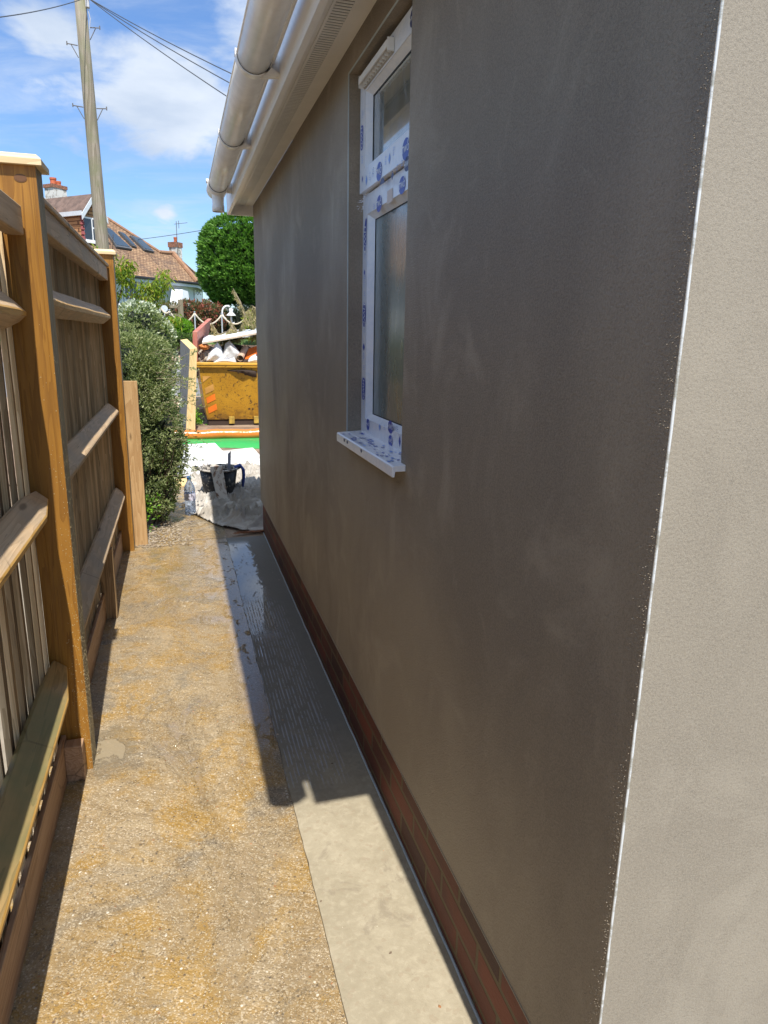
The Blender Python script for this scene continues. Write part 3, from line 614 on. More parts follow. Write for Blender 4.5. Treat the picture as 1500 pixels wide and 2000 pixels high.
g = .004; j = [(x0+.0225,q[1]+s1*g,q[2]+s2*g) for q, s1, s2 in zip(i, (1,-1,-1,1), (1,1,-1,-1))]; b.add([(x0+.022,)+q[1:] for q in i]+j, [(0,1,5,4),(1,2,6,5),(2,3,7,6),(3,0,4,7)], 1, .5)
for (px, py, a, bb) in ((741,335,.030,.026), (793,291,.030,.027)): oval(b, P(px, py, x0), UY, UZ, a, bb, m=2, lt=3, T=TINO)
oval(b, P(796, 320, x0), UY, UZ, .026, .018, m=5, lt=3); 
c = P(747, 360, x0); b.disc(c+Vector((-.001,0,0)), UY, UZ, .024, .017, 5, 14, rad(0), rad(190))
diamond(b, P(716, 352, x0), UY, UZ, .010, .015, 4); diamond(b, P(761, 310, x0), UY, UZ, .010, .015, 4); diamond(b, P(708, 350, x0), UY, UZ, .005, .011, 2); diamond(b, P(767, 343, x0), UY, UZ, .012, .012, 5)
for (px, py) in ((722,352),(768,304),(728,345),(752,322),(775,338),(784,330)): tiny(b, P(px, py, x0), UY, UZ, 4, 4)
c = P(714, 262, x0); c.y = sy1-.024; pill(b, c, UY, UZ, .016, .036, .014, 2, 3)
c = P(715, 222, x0); c.y = sy1-.024; tiny(b, c, UY, UZ, 4, 4); c = P(715, 312, x0); c.y = sy1-.024; tiny(b, c, UY, UZ, 4, 4)
c = P(808, 75, x0); oval(b, P(806, 35, x0), UY, UZ, .02, .02, m=5, lt=3); diamond(b, P(768, 78, x0), UY, UZ, .009, .011, 2)
c = P(807, 140, x0); pill(b, c, UY, UZ, .018, .036, .014, 2, 3); diamond(b, P(804, 262, x0), UY, UZ, .014, .014, 2)
# torn film fringe and fluff at the sash corners
for k in range(60):
    s = random.choice(((708,395),(706,405),(712,160),(704,150),(738,330))); c = P(s[0]+random.gauss(0,4), s[1]+random.gauss(0,5), x0-.002)
    b.add([c, c+Vector((random.uniform(-.012,0), random.uniform(-.008,.008), random.uniform(-.006,.008))), c+Vector((-.002,.004,.003))], [(0,1,2)], 0)
b.build('fanlight', LG, win)
b = MB(); b.box(x0+.024, x0+.03, sy0+sw, sy1-sw, sz0+.066, sz1-.058); b.build('upper_pane', M['glass'], win)
# trickle vent canopy
b = MB(); vy0, vy1, vz = 2.02, 2.325, 2.262
b.prism([(x0-.001, vy0, vz+.018), (x0-.022, vy0, vz+.012), (x0-.022, vy0, vz-.006), (x0-.018, vy0, vz-.006), (x0-.018, vy0, vz+.006), (x0-.001, vy0, vz+.010)], (0, vy1-vy0, 0))
b.box(x0-.02, x0-.001, vy0-.004, vy0, vz-.014, vz+.018); b.box(x0-.02, x0-.001, vy1, vy1+.004, vz-.014, vz+.018)
b.box(x0-.005, x0-.0005, vy0, vy1, vz-.016, vz+.006, 1)
for k in range(12): yy = vy0+(vy1-vy0)*(k+.5)/12; b.box(x0-.016, x0-.005, yy-.0012, yy+.0012, vz-.013, vz+.005, 0)
b.build('trickle_vent', [M['upvc'], plain('vent_mesh', (.40,.36,.30), .6)], win)
# sill
b = MB(); sx0 = .532; a, c_ = 1.722, 2.402
prof = [(sx0, 1.168), (sx0, 1.140), (sx0+.008, 1.140), (sx0+.010, 1.156), (XW+.002, 1.158), (XW+.06, 1.158), (XFm+.005, 1.176), (sx0+.004, 1.1715)]
b.prism([(x, a, z) for x, z in prof], (0, YW0-.002-a, 0)); b.v[-8+0]; 
b2 = MB(); b2.prism([(x, a+.003, z) for x, z in prof[:5]+[(XW-.0005,1.158),(XW-.0005,1.1725),(sx0+.004,1.1705)]][0:0] or [(sx0,a,1.168),(sx0,a,1.140),(sx0+.007,a,1.140),(sx0+.009,a,1.155),(XW-.0005,a,1.155),(XW-.0005,a,1.1735),(sx0+.004,a,1.1712)], (0, .75-.070, 0))
b2.hexa([(XW-.0005,YW0+.001,1.155),(XFm+.004,YW0+.001,1.155),(XFm+.004,c_-.001,1.155),(XW-.0005,c_-.001,1.155),(XW-.0005,YW0+.001,1.1735),(XFm+.004,YW0+.001,1.1775),(XFm+.004,c_-.001,1.1775),(XW-.0005,c_-.001,1.1735)])
for k in range(46):
    yy = random.uniform(1.76, 2.38); xx = random.uniform(sx0+.008, XFm-.012); zc = 1.1712+(xx-sx0)*.061+.0012
    if yy < 1.77 and xx > XW-.01: continue
    q = Vector((xx, yy, zc)); r = random.choice((.006, .009, .011)); u = Vector((0,-1,0)); w = Vector((1,0,.05))
    if k % 3: b2.add([q+u*r*1.2, q+w*r*.5, q-u*r*1.2, q-w*r*.5], [(0,1,2,3)], 1+(k % 2))
    else: b2.disc(q, u, w, r, r*.6, 1, 10); b2.disc(q+Vector((0,0,.0005)), u, w, r*.5, r*.3, 0, 8)
for k in range(7): yy = random.choice((2.28,2.26,2.05,2.02,2.235,1.80,1.785)); q = Vector((sx0-.0008, yy, 1.160)); b2.disc(q, UY, UZ, .008, .006, 1, 8)
sill = b2.build('window_sill', [M['film'], M['logo'], M['logo_lt']], H); bevel(sill, .002)
# dark backing so the wall is closed behind the window
b = MB(); b.box(XW+T-.02, XW+T-.01, YW0-.05, YW1+.05, ZW0-.05, ZW1+.05); b.build('room_backing', M['black'], H)

# ------------------------------------------------------------------ garden fence
FN = thing('garden_fence', (-.45, 2.4, 0), 'timber featheredge garden fence with arris rails along the left of the path', 'fence')
XFACE = -.452
def boards(y0, y1, zt, name='board_panel', thin=0, gaps=()):
    b = MB(); y = y0
    while y < y1-.02:
        w = random.uniform(.082, .094); ye = min(y+w, y1)
        x = XFACE-.0015*random.random(); tn, tk = .004, .022; zz_ = zt+random.uniform(-.004, .004); gap = random.choice((.003,.003,.004,.006,.009))
        if thin: tk = .015; tn = .003
        for g_ in gaps:
            if y <= g_ < ye: gap = .055; ye += .03
        lean = random.uniform(-.002,.002)
        z0 = random.choice((.04,.05,.06,.13)); n = 10; vs = []
        for k in range(n+1):
            z = z0+(zz_-z0)*k/n; wob = .0025*MN.noise(Vector((y*13, z*1.6, 3)))
            vs += [(x-tk+wob, y+gap/2+wob, z), (x+wob, y+gap/2+wob, z), (x+wob-tk+tn-.002, ye-gap/2+lean+wob*2, z), (x-tk-.002+wob, ye-gap/2+lean, z)]
        fs = [(0,3,2,1), (4*n, 4*n+1, 4*n+2, 4*n+3)]
        for k in range(n):
            q = 4*k; fs += [(q,q+1,q+5,q+4),(q+1,q+2,q+6,q+5),(q+2,q+3,q+7,q+6),(q+3,q,q+4,q+7)]
        b0 = len(b.f); b.add(vs, fs)
        for k in range(n): b.m[b0+2+4*k] = 1
        y = ye
    return b.build(name, [M['board'], M['board_edge']], FN)
boards(-.9, 2.395, 1.80, thin=1, gaps=(.78, 1.22, 1.63)); boards(2.40, 5.04, 1.862)
def post(y, w, z, name='fence_post'):
    b = MB(); x1 = -.36; x0 = x1-w; d = .1
    # front and sides carry different weathering
    vs = [(x0,y,0),(x1,y,0),(x1,y+d,0),(x0,y+d,0),(x0,y,z),(x1,y,z),(x1,y+d,z),(x0,y+d,z)]
    b.add(vs, [(0,1,5,4)], 0, .4); b.add(vs, [(1,2,6,5),(2,3,7,6),(3,0,4,7),(0,3,2,1),(4,5,6,7)], 1, .4)
    return b, x0, x1
b, x0, x1 = post(2.35, .105, 1.957)
kc = onY(40, 348, 2.35); b.disc(kc+Vector((0,-.0012,0)), Vector((1,0,0)), UZ, .017, .011, 3, 16); b.disc(kc+Vector((0,-.0016,0)), Vector((1,0,0)), UZ, .014, .0085, 3, 14)
for k in range(900):   # render splashes
    z = abs(random.gauss(0, .55))+.0; z = random.uniform(0,.9) if z > 1.6 else z
    if random.random() < .6: c = Vector((x1+.0003, 2.35+random.random()**1.7*.1, z)); r = random.uniform(.0008,.0026); b.add([c+Vector((.0012,0,0)), c+Vector((0,r,0)), c+Vector((0,0,r)), c+Vector((0,-r,0)), c+Vector((0,0,-r*1.4))], [(0,1,2),(0,2,3),(0,3,4),(0,4,1)], 2)
    else: c = Vector((x1-.045*random.random()**1.3, 2.3497, z)); r = random.uniform(.0006,.0018); b.add([c+Vector((0,-.001,0)), c+Vector((r,0,0)), c+Vector((0,0,r)), c+Vector((-r,0,0)), c+Vector((0,0,-r))], [(0,2,1),(0,3,2),(0,4,3),(0,1,4)], 2)
p1 = b.build('fence_post', [M['post_or'], M['post_side'], M['splash'], M['knot']], FN)
b, x0b, x1b = post(5.0, .105, 1.985); p2 = b.build('fence_post', [M['post_or'], M['post_side']], FN)
b, _, _ = post(-.35, .105, 1.92); p0 = b.build('fence_post', [M['post_or'], M['post_side']], FN)
for (pp, y, z) in ((p1, 2.35, 1.9572), (p2, 5.0, 1.9852), (p0, -.35, 1.9202)):
    b = MB(); xa, xb = -.48, -.341; ya, yb = y-.018, y+.118; h = .016; i = .014
    b.hexa([(xa,ya,z),(xb,ya,z),(xb,yb,z),(xa,yb,z),(xa,ya,z+h),(xb,ya,z+h),(xb,yb,z+h),(xa,yb,z+h)])
    b.hexa([(xa,ya,z+h),(xb,ya,z+h),(xb,yb,z+h),(xa,yb,z+h),(xa+i,ya+i,z+h+.014),(xb-i,ya+i,z+h+.014),(xb-i,yb-i,z+h+.014),(xa+i,yb-i,z+h+.014)])
    b.build('post_cap', M['capw'], pp)
def arris(y0, y1, z, nose, mats, name='arris_rail', zb=0, e0=False, e1=True):
    # rounded triangular rail: back on the boards, nose towards the path
    b = MB(); xb = XFACE+.001; n = 14; vs = []
    pr = [(xb, z-.046), (xb, z+.052), (xb+.012, z+.055), (nose-.003, z+.008), (nose, z+.003), (nose-.002, z-.012), (xb+.02, z-.046)]
    m = len(pr)
    for k in range(n+1):
        f = k/n; y = y0+(y1-y0)*f; s = 1.
        if e1 and f > .97: s = .55
        wob = .003*MN.noise(Vector((y*2, z*9, 0)))
        for (x, zq) in pr: vs.append((xb+(x-xb)*s+wob, y, z+(zq-z)*s+wob+zb*f))
    fs = []; ms = []
    for k in range(n):
        for j in range(m): b0 = k*m; fs.append((b0+j, b0+(j+1) % m, b0+m+(j+1) % m, b0+m+j)); ms.append(1 if j in (3, 4) else 0)
    fs += [list(range(m)), list(range(n*m, n*m+m))[::-1]]; ms += [0, 0]
    base = len(b.f); b.add(vs, fs, 0, random.random())
    for q, mm in enumerate(ms): b.m[base+q] = mm
    return b.build(name, mats, FN)
R1, R2 = [M['rail'], M['rail_edge']], [M['rail_grn'], M['rail_edge']]
arris(-.9, 2.335, 1.552, -.392, R1); arris(-.9, 2.335, .985, -.379, R1, zb=-.0); arris(-.9, 2.335, .405, -.372, R2)
arris(2.452, 4.985, 1.598, -.386, R1); arris(2.452, 4.985, 1.005, -.379, [M['rail']]*2); arris(2.452, 4.985, .435, -.381, [M['rail']]*2)
b = MB(); b.box(XFACE+.001, -.402, -.9, 2.32, 1.765, 1.845); bevel(b.build('top_rail', M['rail'], FN), .004)
b = MB(); b.box(XFACE+.001, -.399, 2.452, 4.985, 1.822, 1.905); bevel(b.build('top_rail', M['rail'], FN), .004)
b = MB(); b.box(-.482, -.388, 2.452, 4.99, 1.9055, 1.925); bevel(b.build('capping', M['rail'], FN), .004)
for (y0, y1) in ((-.9, 2.35), (2.452, 3.752), (3.83, 5.0)):
    b = MB(); b.box(-.4515, -.436, y0, y1, .0, .148); bevel(b.build('gravel_board', M['gravelb'], FN), .003)
for (y, x1_, h) in ((2.285, -.378, .135), (3.75, -.380, .39)):
    b = MB(); b.box(-.4355 if y < 3 else -.45, x1_, y, y+.05, .001, h); bevel(b.build('cleat', M['gravelb'] if y < 3 else M['board'], FN), .002)
# plank standing behind the last post
b = MB(); b.hexa([(-.352,5.112,0),(-.345,5.112,0),(-.345,5.14,0),(-.352,5.14,0),(-.365,5.112,1.18),(-.272,5.112,1.18),(-.272,5.14,1.18),(-.365,5.14,1.18)])
b = MB(); b.box(-.40, -.272, 5.112, 5.142, 0, 1.18); pk = b.build('timber_plank', [M['plank']], origin=(-.33,5.12,0)); bevel(pk, .002); tag(pk, 'light brown sawn plank standing upright against the far fence post', 'plank')
b = MB(); 
for k in range(1500):
    x = random.uniform(-.37, .56); y = .55+random.random()**1.5*4.4
    if x > .29 and random.random() < .75: continue
    r = random.choice((.0008,.001,.0012,.0016,.002,.0034)) * random.uniform(.7,1.2); c = Vector((x, y, .0005+(.007 if x > .29 else 0))); a = random.uniform(0, 6.28); u = Vector((math.cos(a), math.sin(a), 0))*r*random.uniform(1,1.7); w = Vector((-math.sin(a), math.cos(a), 0))*r
    b.add([c+u, c+w*.9+u*.2, c-u, c-w, c+Vector((0,0,r*.9))+u*.2, c+Vector((0,0,r*.8))-u*.3], [(0,1,4),(1,5,4),(1,2,5),(2,3,5),(3,4,5),(3,0,4)], 0)
tag(b.build('grit', leafmat('grit_bits', [(.10,.07,.05),(.30,.22,.13),(.45,.36,.24),(.62,.56,.46),(.36,.15,.05)], 0, .6)), 'fine loose grit scattered over the wet path', 'grit', kind='stuff')
# neighbour's garden behind the fence (seen through gaps and in the window's reflection)
# ------------------------------------------------------------------ foliage helpers
def leaf(b, c, L, wd, dirv, m=0, r=None, fold=.25):
    d = dirv.normalized(); a = Vector((random.gauss(0,1), random.gauss(0,1), random.gauss(0,1))); s = d.cross(a)
    if s.length < 1e-4: return
    s.normalize(); n = s.cross(d)
    b.add([c, c+d*L*.5+s*wd*.5+n*wd*fold, c+d*L, c+d*L*.5-s*wd*.5+n*wd*fold], [(0,1,2),(0,2,3)] if False else [(0,1,2,3)], m, r)
def rv(): 
    while True:
        v = Vector((random.uniform(-1,1), random.uniform(-1,1), random.uniform(-1,1)))
        if .05 < v.length < 1: return v.normalized()
L_COT = leafmat('grey_green_leaf', [(.03,.055,.015),(.10,.15,.045),(.21,.26,.10),(.33,.37,.16),(.48,.50,.28)], .35)
L_YG = leafmat('yellow_green_leaf', [(.08,.16,.015),(.17,.28,.02),(.28,.38,.03),(.40,.42,.05),(.42,.25,.04)], .45)
L_BR = leafmat('bright_leaf', [(.05,.14,.01),(.12,.30,.015),(.20,.42,.02),(.30,.50,.05)], .35)
L_TOP = leafmat('conifer_leaf', [(.02,.06,.012),(.07,.18,.025),(.14,.31,.04),(.24,.44,.08)], .3)
L_WH = leafmat('white_flower', [(.12,.17,.09),(.22,.28,.16),(.52,.58,.42),(.68,.72,.58),(.75,.78,.68)], .3)
L_PH = leafmat('photinia_leaf', [(.05,.10,.03),(.11,.16,.05),(.25,.14,.08),(.42,.10,.07),(.50,.18,.14)], .3)
L_DRY = leafmat('dead_leaf', [(.20,.17,.07),(.34,.30,.14),(.45,.38,.20),(.52,.42,.26)], .3, .8)
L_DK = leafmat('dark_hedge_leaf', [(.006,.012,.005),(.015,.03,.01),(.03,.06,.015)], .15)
M['bark'] = plain('bark', (.10,.07,.045), .9, bump=.01, bs=40, var=.3)
M['twig'] = plain('twig', (.24,.19,.13), .8, var=.3)
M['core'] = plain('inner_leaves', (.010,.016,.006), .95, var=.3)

# cotoneaster by the end of the fence
def shrub(name, label, cat, base, blobs, nleaf, L, mat, core=True, twigs=60, group=None, aim=None, flower=None, trunkr=.02, dens=.8):
    T_ = thing(name, base, label, cat, group)
    b = MB(); tot = sum(q[3]*q[4]*q[5] for q in blobs)**1.
    for (x, y, z, rx, ry, rz) in blobs:
        n = int(nleaf*(rx*ry*rz)/tot)
        for k in range(n):
            v = rv(); rr = random.uniform(.55, 1.)**.5*(1+.16*MN.noise(Vector((v.x*3+x*5, v.y*3+y*5, v.z*3+z*5)))); c = Vector((x+v.x*rx*rr, y+v.y*ry*rr, z+v.z*rz*rr))
            g = MN.noise(c*(2.4/max(rx, .05)*.3+3))
            if g < (-.28 if dens < 1 else -.02) and random.random() < .88: continue
            d = (v*.8+rv()*.9+Vector((0,0,.25))); tone = min(1, max(0, .45+.5*g+random.gauss(0,.2)))
            leaf(b, c, L*random.uniform(.6,1.3), L*random.uniform(.28,.5), d, 0, tone)
    b.build('foliage', mat, T_)
    b = MB()
    for k in range(twigs):
        q = random.choice(blobs); v = rv(); e = Vector((q[0]+v.x*q[3]*1.06, q[1]+v.y*q[4]*1.06, q[2]+v.z*q[5]*1.06)); s = Vector(base)+Vector((random.gauss(0,.05), random.gauss(0,.05), 0))
        mid = s.lerp(e, .55)+rv()*.06*q[3]*3; b.tube([s, mid, e], [trunkr*.5, trunkr*.25, trunkr*.06], 4)
    b.tube([Vector(base), Vector(base)+Vector((.0,.0,.3*blobs[0][5]+.1)), Vector(blobs[0][:3])], [trunkr, trunkr*.8, trunkr*.4], 6)
    b.build('stem', M['bark'], T_)
    if flower:
        b = MB()
        for k in range(flower[1]):
            q = random.choice(blobs[-flower[2]:]); v = rv(); v.z = abs(v.z) if random.random() < .7 else v.z; c = Vector((q[0]+v.x*q[3]*1.02, q[1]+v.y*q[4]*1.02, q[2]+v.z*q[5]*1.02))
            if MN.noise(c*4) < -.05: continue
            leaf(b, c, flower[3]*random.uniform(.6,1.4), flower[3]*random.uniform(.4,.8), v+rv()*.8, 0)
        b.build('blossom', flower[0], T_)
    return T_, blobs
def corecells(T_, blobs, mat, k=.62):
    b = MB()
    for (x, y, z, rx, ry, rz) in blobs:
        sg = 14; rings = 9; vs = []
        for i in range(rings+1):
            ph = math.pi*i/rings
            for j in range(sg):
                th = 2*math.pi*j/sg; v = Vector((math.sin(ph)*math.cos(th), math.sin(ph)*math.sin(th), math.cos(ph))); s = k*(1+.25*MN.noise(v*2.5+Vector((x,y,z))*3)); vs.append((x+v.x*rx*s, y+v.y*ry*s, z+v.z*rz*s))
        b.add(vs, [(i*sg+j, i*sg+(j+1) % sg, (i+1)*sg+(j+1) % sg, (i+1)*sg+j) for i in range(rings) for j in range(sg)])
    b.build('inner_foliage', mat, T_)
blobs = [(-.30,5.75,.50,.20,.32,.40),(-.33,5.8,1.0,.22,.36,.40),(-.34,5.9,1.27,.24,.40,.24),(-.18,5.72,.30,.13,.26,.26),(-.14,5.75,.75,.16,.3,.3),(-.20,5.85,1.08,.14,.3,.28),(-.04,5.8,.60,.09,.22,.20),(-.30,6.2,1.36,.24,.35,.16),(-.40,6.1,1.46,.12,.2,.12),(-.17,6.3,1.36,.10,.2,.12),(-.10,5.7,.45,.10,.2,.25)]
T_, bb_ = shrub('cotoneaster_shrub', 'tall loose grey green shrub spilling over the path beyond the fence end', 'shrub', (-.30,5.8,0), blobs, 64000, .027, L_COT, twigs=160, trunkr=.03, dens=1.)
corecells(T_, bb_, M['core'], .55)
b = MB()   # long arching shoots with sparse leaves
for k in range(60):
    s = Vector((-.14+random.gauss(0,.05), 5.65+random.uniform(-.15,.3), random.uniform(.35,1.35))); d = Vector((random.uniform(.5,1.2), random.uniform(-.6,.1), random.uniform(-.15,.9))).normalized(); Ls = random.uniform(.14,.34)
    pts = [s+d*Ls*f+Vector((0,0,-.10*f*f*Ls*3)) for f in (0,.3,.6,1)]; b.tube(pts, [.0022,.0016,.0012,.0006], 4, 1)
    for q in range(int(Ls*90)):
        f = random.random(); c = pts[0].lerp(pts[-1], f)+Vector((0,0,.04*f*(1-f))); leaf(b, c, random.uniform(.018,.034), .009, d+rv()*1.0, 0, random.uniform(.35,1))
for k in range(26):   # low suckers with broad fresh leaves
    s = Vector((-.29+random.gauss(0,.05), 5.32+random.uniform(-.08,.2), random.uniform(.02,.30)))
    for q in range(5): leaf(b, s+rv()*.02, random.uniform(.02,.04), .016, rv()+Vector((0,-.4,.4)), 2, random.random())
b.build('shoots', [L_COT, M['twig'], L_BR], T_)
# leaf litter and gravel at its foot
b = MB()
for k in range(1500):
    c = Vector((random.uniform(-.42,.05), random.uniform(5.05,5.75), .004)); 
    if random.random() > 1.1-abs(c.x+.3)*2: continue
    r = random.uniform(.003,.011); b.add([c+Vector((r,0,0)), c+Vector((0,r,0)), c+Vector((-r,0,0)), c+Vector((0,-r,0)), c+Vector((0,0,r*.8))], [(0,1,4),(1,2,4),(2,3,4),(3,0,4)], 0)
tag(b.build('gravel', leafmat('gravel_bits', [(.14,.10,.06),(.30,.24,.17),(.42,.35,.26)], 0)), 'scattered gravel and leaf litter below the grey green shrub', 'gravel', kind='stuff')

# white blossomed shrub beyond
blobs = [(-.50,8.2,1.25,.40,.5,.42),(-.38,8.3,1.60,.24,.4,.22),(-.20,8.4,1.42,.20,.4,.24),(-.16,8.5,1.12,.16,.4,.3),(-.4,8.2,.7,.4,.5,.5)]
T_, bb_ = shrub('white_blossom_shrub', 'shrub covered in small white blossom behind the grey green shrub', 'shrub', (-.4,8.3,0), blobs, 11000, .055, L_COT, twigs=20, flower=(L_WH, 3000, 4, .042), trunkr=.03)
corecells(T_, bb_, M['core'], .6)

# young fruit tree with drooping yellow green leaves
TR = thing('young_fruit_tree', (-.9, 10.5, 0), 'slender young tree with drooping yellow green leaves above the white blossom', 'tree')
b = MB(); tips = []
root = Vector((-.9,10.5,0)); fork = Vector((-.86,10.5,1.55)); b.tube([root, Vector((-.88,10.5,.8)), fork], [.035,.03,.024], 7)
br = [((-1.0,10.4,2.0),(-.95,10.4,2.6)),((-.7,10.5,2.0),(-.55,10.5,2.55)),((-.5,10.5,1.9),(-.12,10.5,2.35)),((-.4,10.6,1.75),(.02,10.6,2.28)),((-.95,10.6,1.8),(-1.15,10.6,2.3)),((-.8,10.4,2.1),(-.72,10.3,2.75)),((-.6,10.4,1.7),(-.25,10.4,2.05)),((-.3,10.5,1.6),(.1,10.5,1.9))]
for m_, e in br:
    m_, e = Vector(m_), Vector(e); b.tube([fork, m_, e], [.018,.012,.004], 5)
    for k in range(9): f = random.random(); p0 = (fork.lerp(m_, f) if random.random() < .3 else m_.lerp(e, f)); d = rv()+Vector((0,0,.3)); q = p0+d*random.uniform(.08,.28); b.tube([p0, q], [.004,.0015], 4); tips.append((p0, q))
b.build('trunk', M['bark'], TR)
b = MB()
for (p0, q) in tips:
    for k in range(80): c = p0.lerp(q, random.random())+rv()*random.uniform(.0,.11); leaf(b, c, random.uniform(.05,.10), random.uniform(.014,.024), rv()*.7+Vector((0,0,-.8)), 0, min(1,max(0,random.gauss(.4,.25))))
b.build('crown', L_YG, TR)

# ------------------------------------------------------------------ work things on the drive
# dust sheet, crumpled
def cloth(x0, x1, y0, y1, nx, ny, mask, amp, seed, base=.012, edge=None):
    b = MB(); vs = []; idx = {}; fs = []
    for j in range(ny+1):
        for i in range(nx+1):
            x = x0+(x1-x0)*i/nx; y = y0+(y1-y0)*j/ny; p = Vector((x*4.2, y*10., seed)); p2 = p+Vector((MN.noise(p*.8), MN.noise(p*.8+Vector((5,5,5))), 0))*1.2
            r = 1-abs(MN.noise(p2))*2.2; r2 = 1-abs(MN.noise(p2*2.3+Vector((9,0,0))))*2; h = max(0, r)**3*amp + max(0, r2)**3*amp*.4 + amp*.3*(MN.noise(p*6)+.5)*.4
            e = mask(x, y)
            if e is None: continue
            h *= min(1, e*6+.1); idx[(i, j)] = len(vs); vs.append((x, y, base+h))
    for j in range(ny):
        for i in range(nx):
            q = [(i,j),(i+1,j),(i+1,j+1),(i,j+1)]
            if all(k in idx for k in q): fs.append([idx[k] for k in q])
    b.add(vs, fs, 0, .5); return b
def smask(x, y):
    # outline of the sheet: nearest edge curves round
    yn = 5.26 + max(0, .52-x)**1.5*2.1 + .05*MN.noise(Vector((x*6, 0, 0))); e = y-yn
    xl = .02+.12*MN.noise(Vector((y*2, 7, 0))) if y > 6.3 else .02
    e = min(e, x-xl, 7.9-y)
    return e if e > 0 else None
b = cloth(-.1, 1.25, 5.2, 7.9, 150, 260, smask, .10, 2.3)
t = NT('dust_sheet'); p = t.pos(); t.set('Base Color', t.mix(t.rng(t.noise(4, 6, .6, .6, p), .35, .7), (.38,.34,.29), (.58,.55,.50))); t.set('Roughness', .9); t.bump(t.noise(45, 5, .7, 1, p), .006); M['sheet'] = t.m
ds = b.build('dust_sheet', M['sheet'], smooth=True, origin=(.6,6,0)); s = ds.modifiers.new('solid', 'SOLIDIFY'); s.thickness = .003; tag(ds, 'crumpled off white dust sheet spread on the ground around the black bucket', 'sheet')
# white boards lying on the ground
t = NT('polystyrene'); p = t.pos(); t.set('Base Color', t.mix(t.rng(t.noise(3, 6, .6, .6, p), .4, .7), (.78,.80,.84), (.62,.62,.62))); t.set('Roughness', .75); t.bump(t.noise(30, 5, .7, 1, p), .004); M['polyst'] = t.m
def slab(name, px, thick, z, mat_, label, cat, group=None):
    pts = [onZ(x, y, z+thick) for x, y in px]; b = MB(); b.prism([p-Vector((0,0,thick)) for p in pts], (0,0,thick)); c = sum(pts, Vector())/len(pts); c.z = z
    o = b.build(name, mat_, origin=c); bevel(o, .004); return tag(o, label, cat, group)
slab('insulation_sheet', [(330,925),(352,868),(420,865),(462,908),(470,926)], .03, .03, M['polyst'], 'flat white sheet on the ground behind the bucket, left one beside the shrub', 'sheet')
t = NT('dirty_board'); p = t.pos(); t.set('Base Color', t.mix(t.rng(t.noise(5, 6, .65, .6, t.mapv((.5,2,1), vec=p)), .42, .68), (.74,.73,.71), (.42,.38,.33))); t.set('Roughness', .8); M['dirtyb'] = t.m
slab('muddy_sheet', [(428,928),(462,908),(434,880),(494,874),(530,912),(530,928)], .02, .008, M['dirtyb'], 'muddy white board on the ground between the bucket and the wall corner', 'sheet')
slab('plywood_strip', [(326,950),(326,936),(520,925),(520,937)], .018, .0, M['yelwood'], 'pale yellow timber strip on the ground behind the bucket under the dust sheet', 'timber')
# inflatable: orange tube edge and green body
t = NT('orange_pvc'); t.set('Base Color', (.68,.19,.035)); t.set('Roughness', .25); t.bump(t.noise(18, 3, .5), .004); M['orange'] = t.m
t = NT('green_pvc'); t.set('Base Color', (.03,.33,.07)); t.set('Roughness', .45); t.bump(t.noise(14, 4, .6), .01); M['green'] = t.m
IN = thing('deflated_inflatable', (.6,10.6,0), 'deflated green inflatable with an orange tube edge lying in front of the skip', 'inflatable')
b = MB(); n = 30; b.tube([(-.25+3.2*k/n, 10.42, .075+.006*math.sin(k)) for k in range(n+1)], [.075+.004*math.sin(k*2.1) for k in range(n+1)], 16); b.build('tube', M['orange'], IN, True)
b = MB(); vs = []; nx, ny = 60, 14
for j in range(ny+1):
    for i in range(nx+1):
        x = -.25+3.2*i/nx; yn = 9.55+.2*MN.noise(Vector((x*1.3,0,0))); y = yn+(10.40-yn)*j/ny; z = .02+.05*math.sin(math.pi*min(1, j/ny*1.4+.05))**.5*(.8+.5*MN.noise(Vector((x*2,y*2,0))))
        vs.append((x, y, z if j else 0.0))
b.add(vs, [(j*(nx+1)+i, j*(nx+1)+i+1, (j+1)*(nx+1)+i+1, (j+1)*(nx+1)+i) for j in range(ny) for i in range(nx)]); b.build('body', M['green'], IN, True)
# bucket
BK = thing('black_bucket', (.315,6.45,.02), 'large black flexible mortar bucket with splashed rim on the dust sheet', 'bucket')
t = NT('black_plastic_splashed'); p = t.pos(); t.set('Base Color', t.mix(t.rng(t.noise(26, 5, .7, .3, p), .55, .66), (.012,.012,.013), (.30,.26,.20))); t.set('Roughness', .5); M['bplast'] = t.m
t = NT('rim_splash'); p = t.pos(); t.set('Base Color', t.mix(t.rng(t.noise(30, 5, .7, .3, p), .45, .55), (.05,.045,.04), (.50,.46,.40))); t.set('Roughness', .6); M['rimsp'] = t.m
bc = Vector((.315,6.45,.02))
b = MB(); b.lathe([(.0,.0),(.125,.0),(.132,.02),(.150,.14),(.172,.285),(.166,.285),(.146,.14),(.125,.03),(0,.03)], bc, 32); b.build('body', M['bplast'], BK, True)
b = MB(); b.lathe([(.170,.278),(.186,.280),(.187,.292),(.176,.297),(.163,.292),(.160,.25)], bc, 32); b.build('rim', M['rimsp'], BK, True)
b = MB(); b.lathe([(.0,.10),(.14,.11)], bc, 24); b.build('mortar', M['render_dry'], BK)
for sx in (-1, 1):
    b = MB(); b.tube([bc+Vector((sx*.17,-.05,.285)), bc+Vector((sx*.205,-.04,.30)), bc+Vector((sx*.205,.04,.30)), bc+Vector((sx*.17,.05,.285))], .010, 8); b.build('handle', M['bplast'], BK, True)
b = MB(); g0 = bc+Vector((.195,-.02,.30))
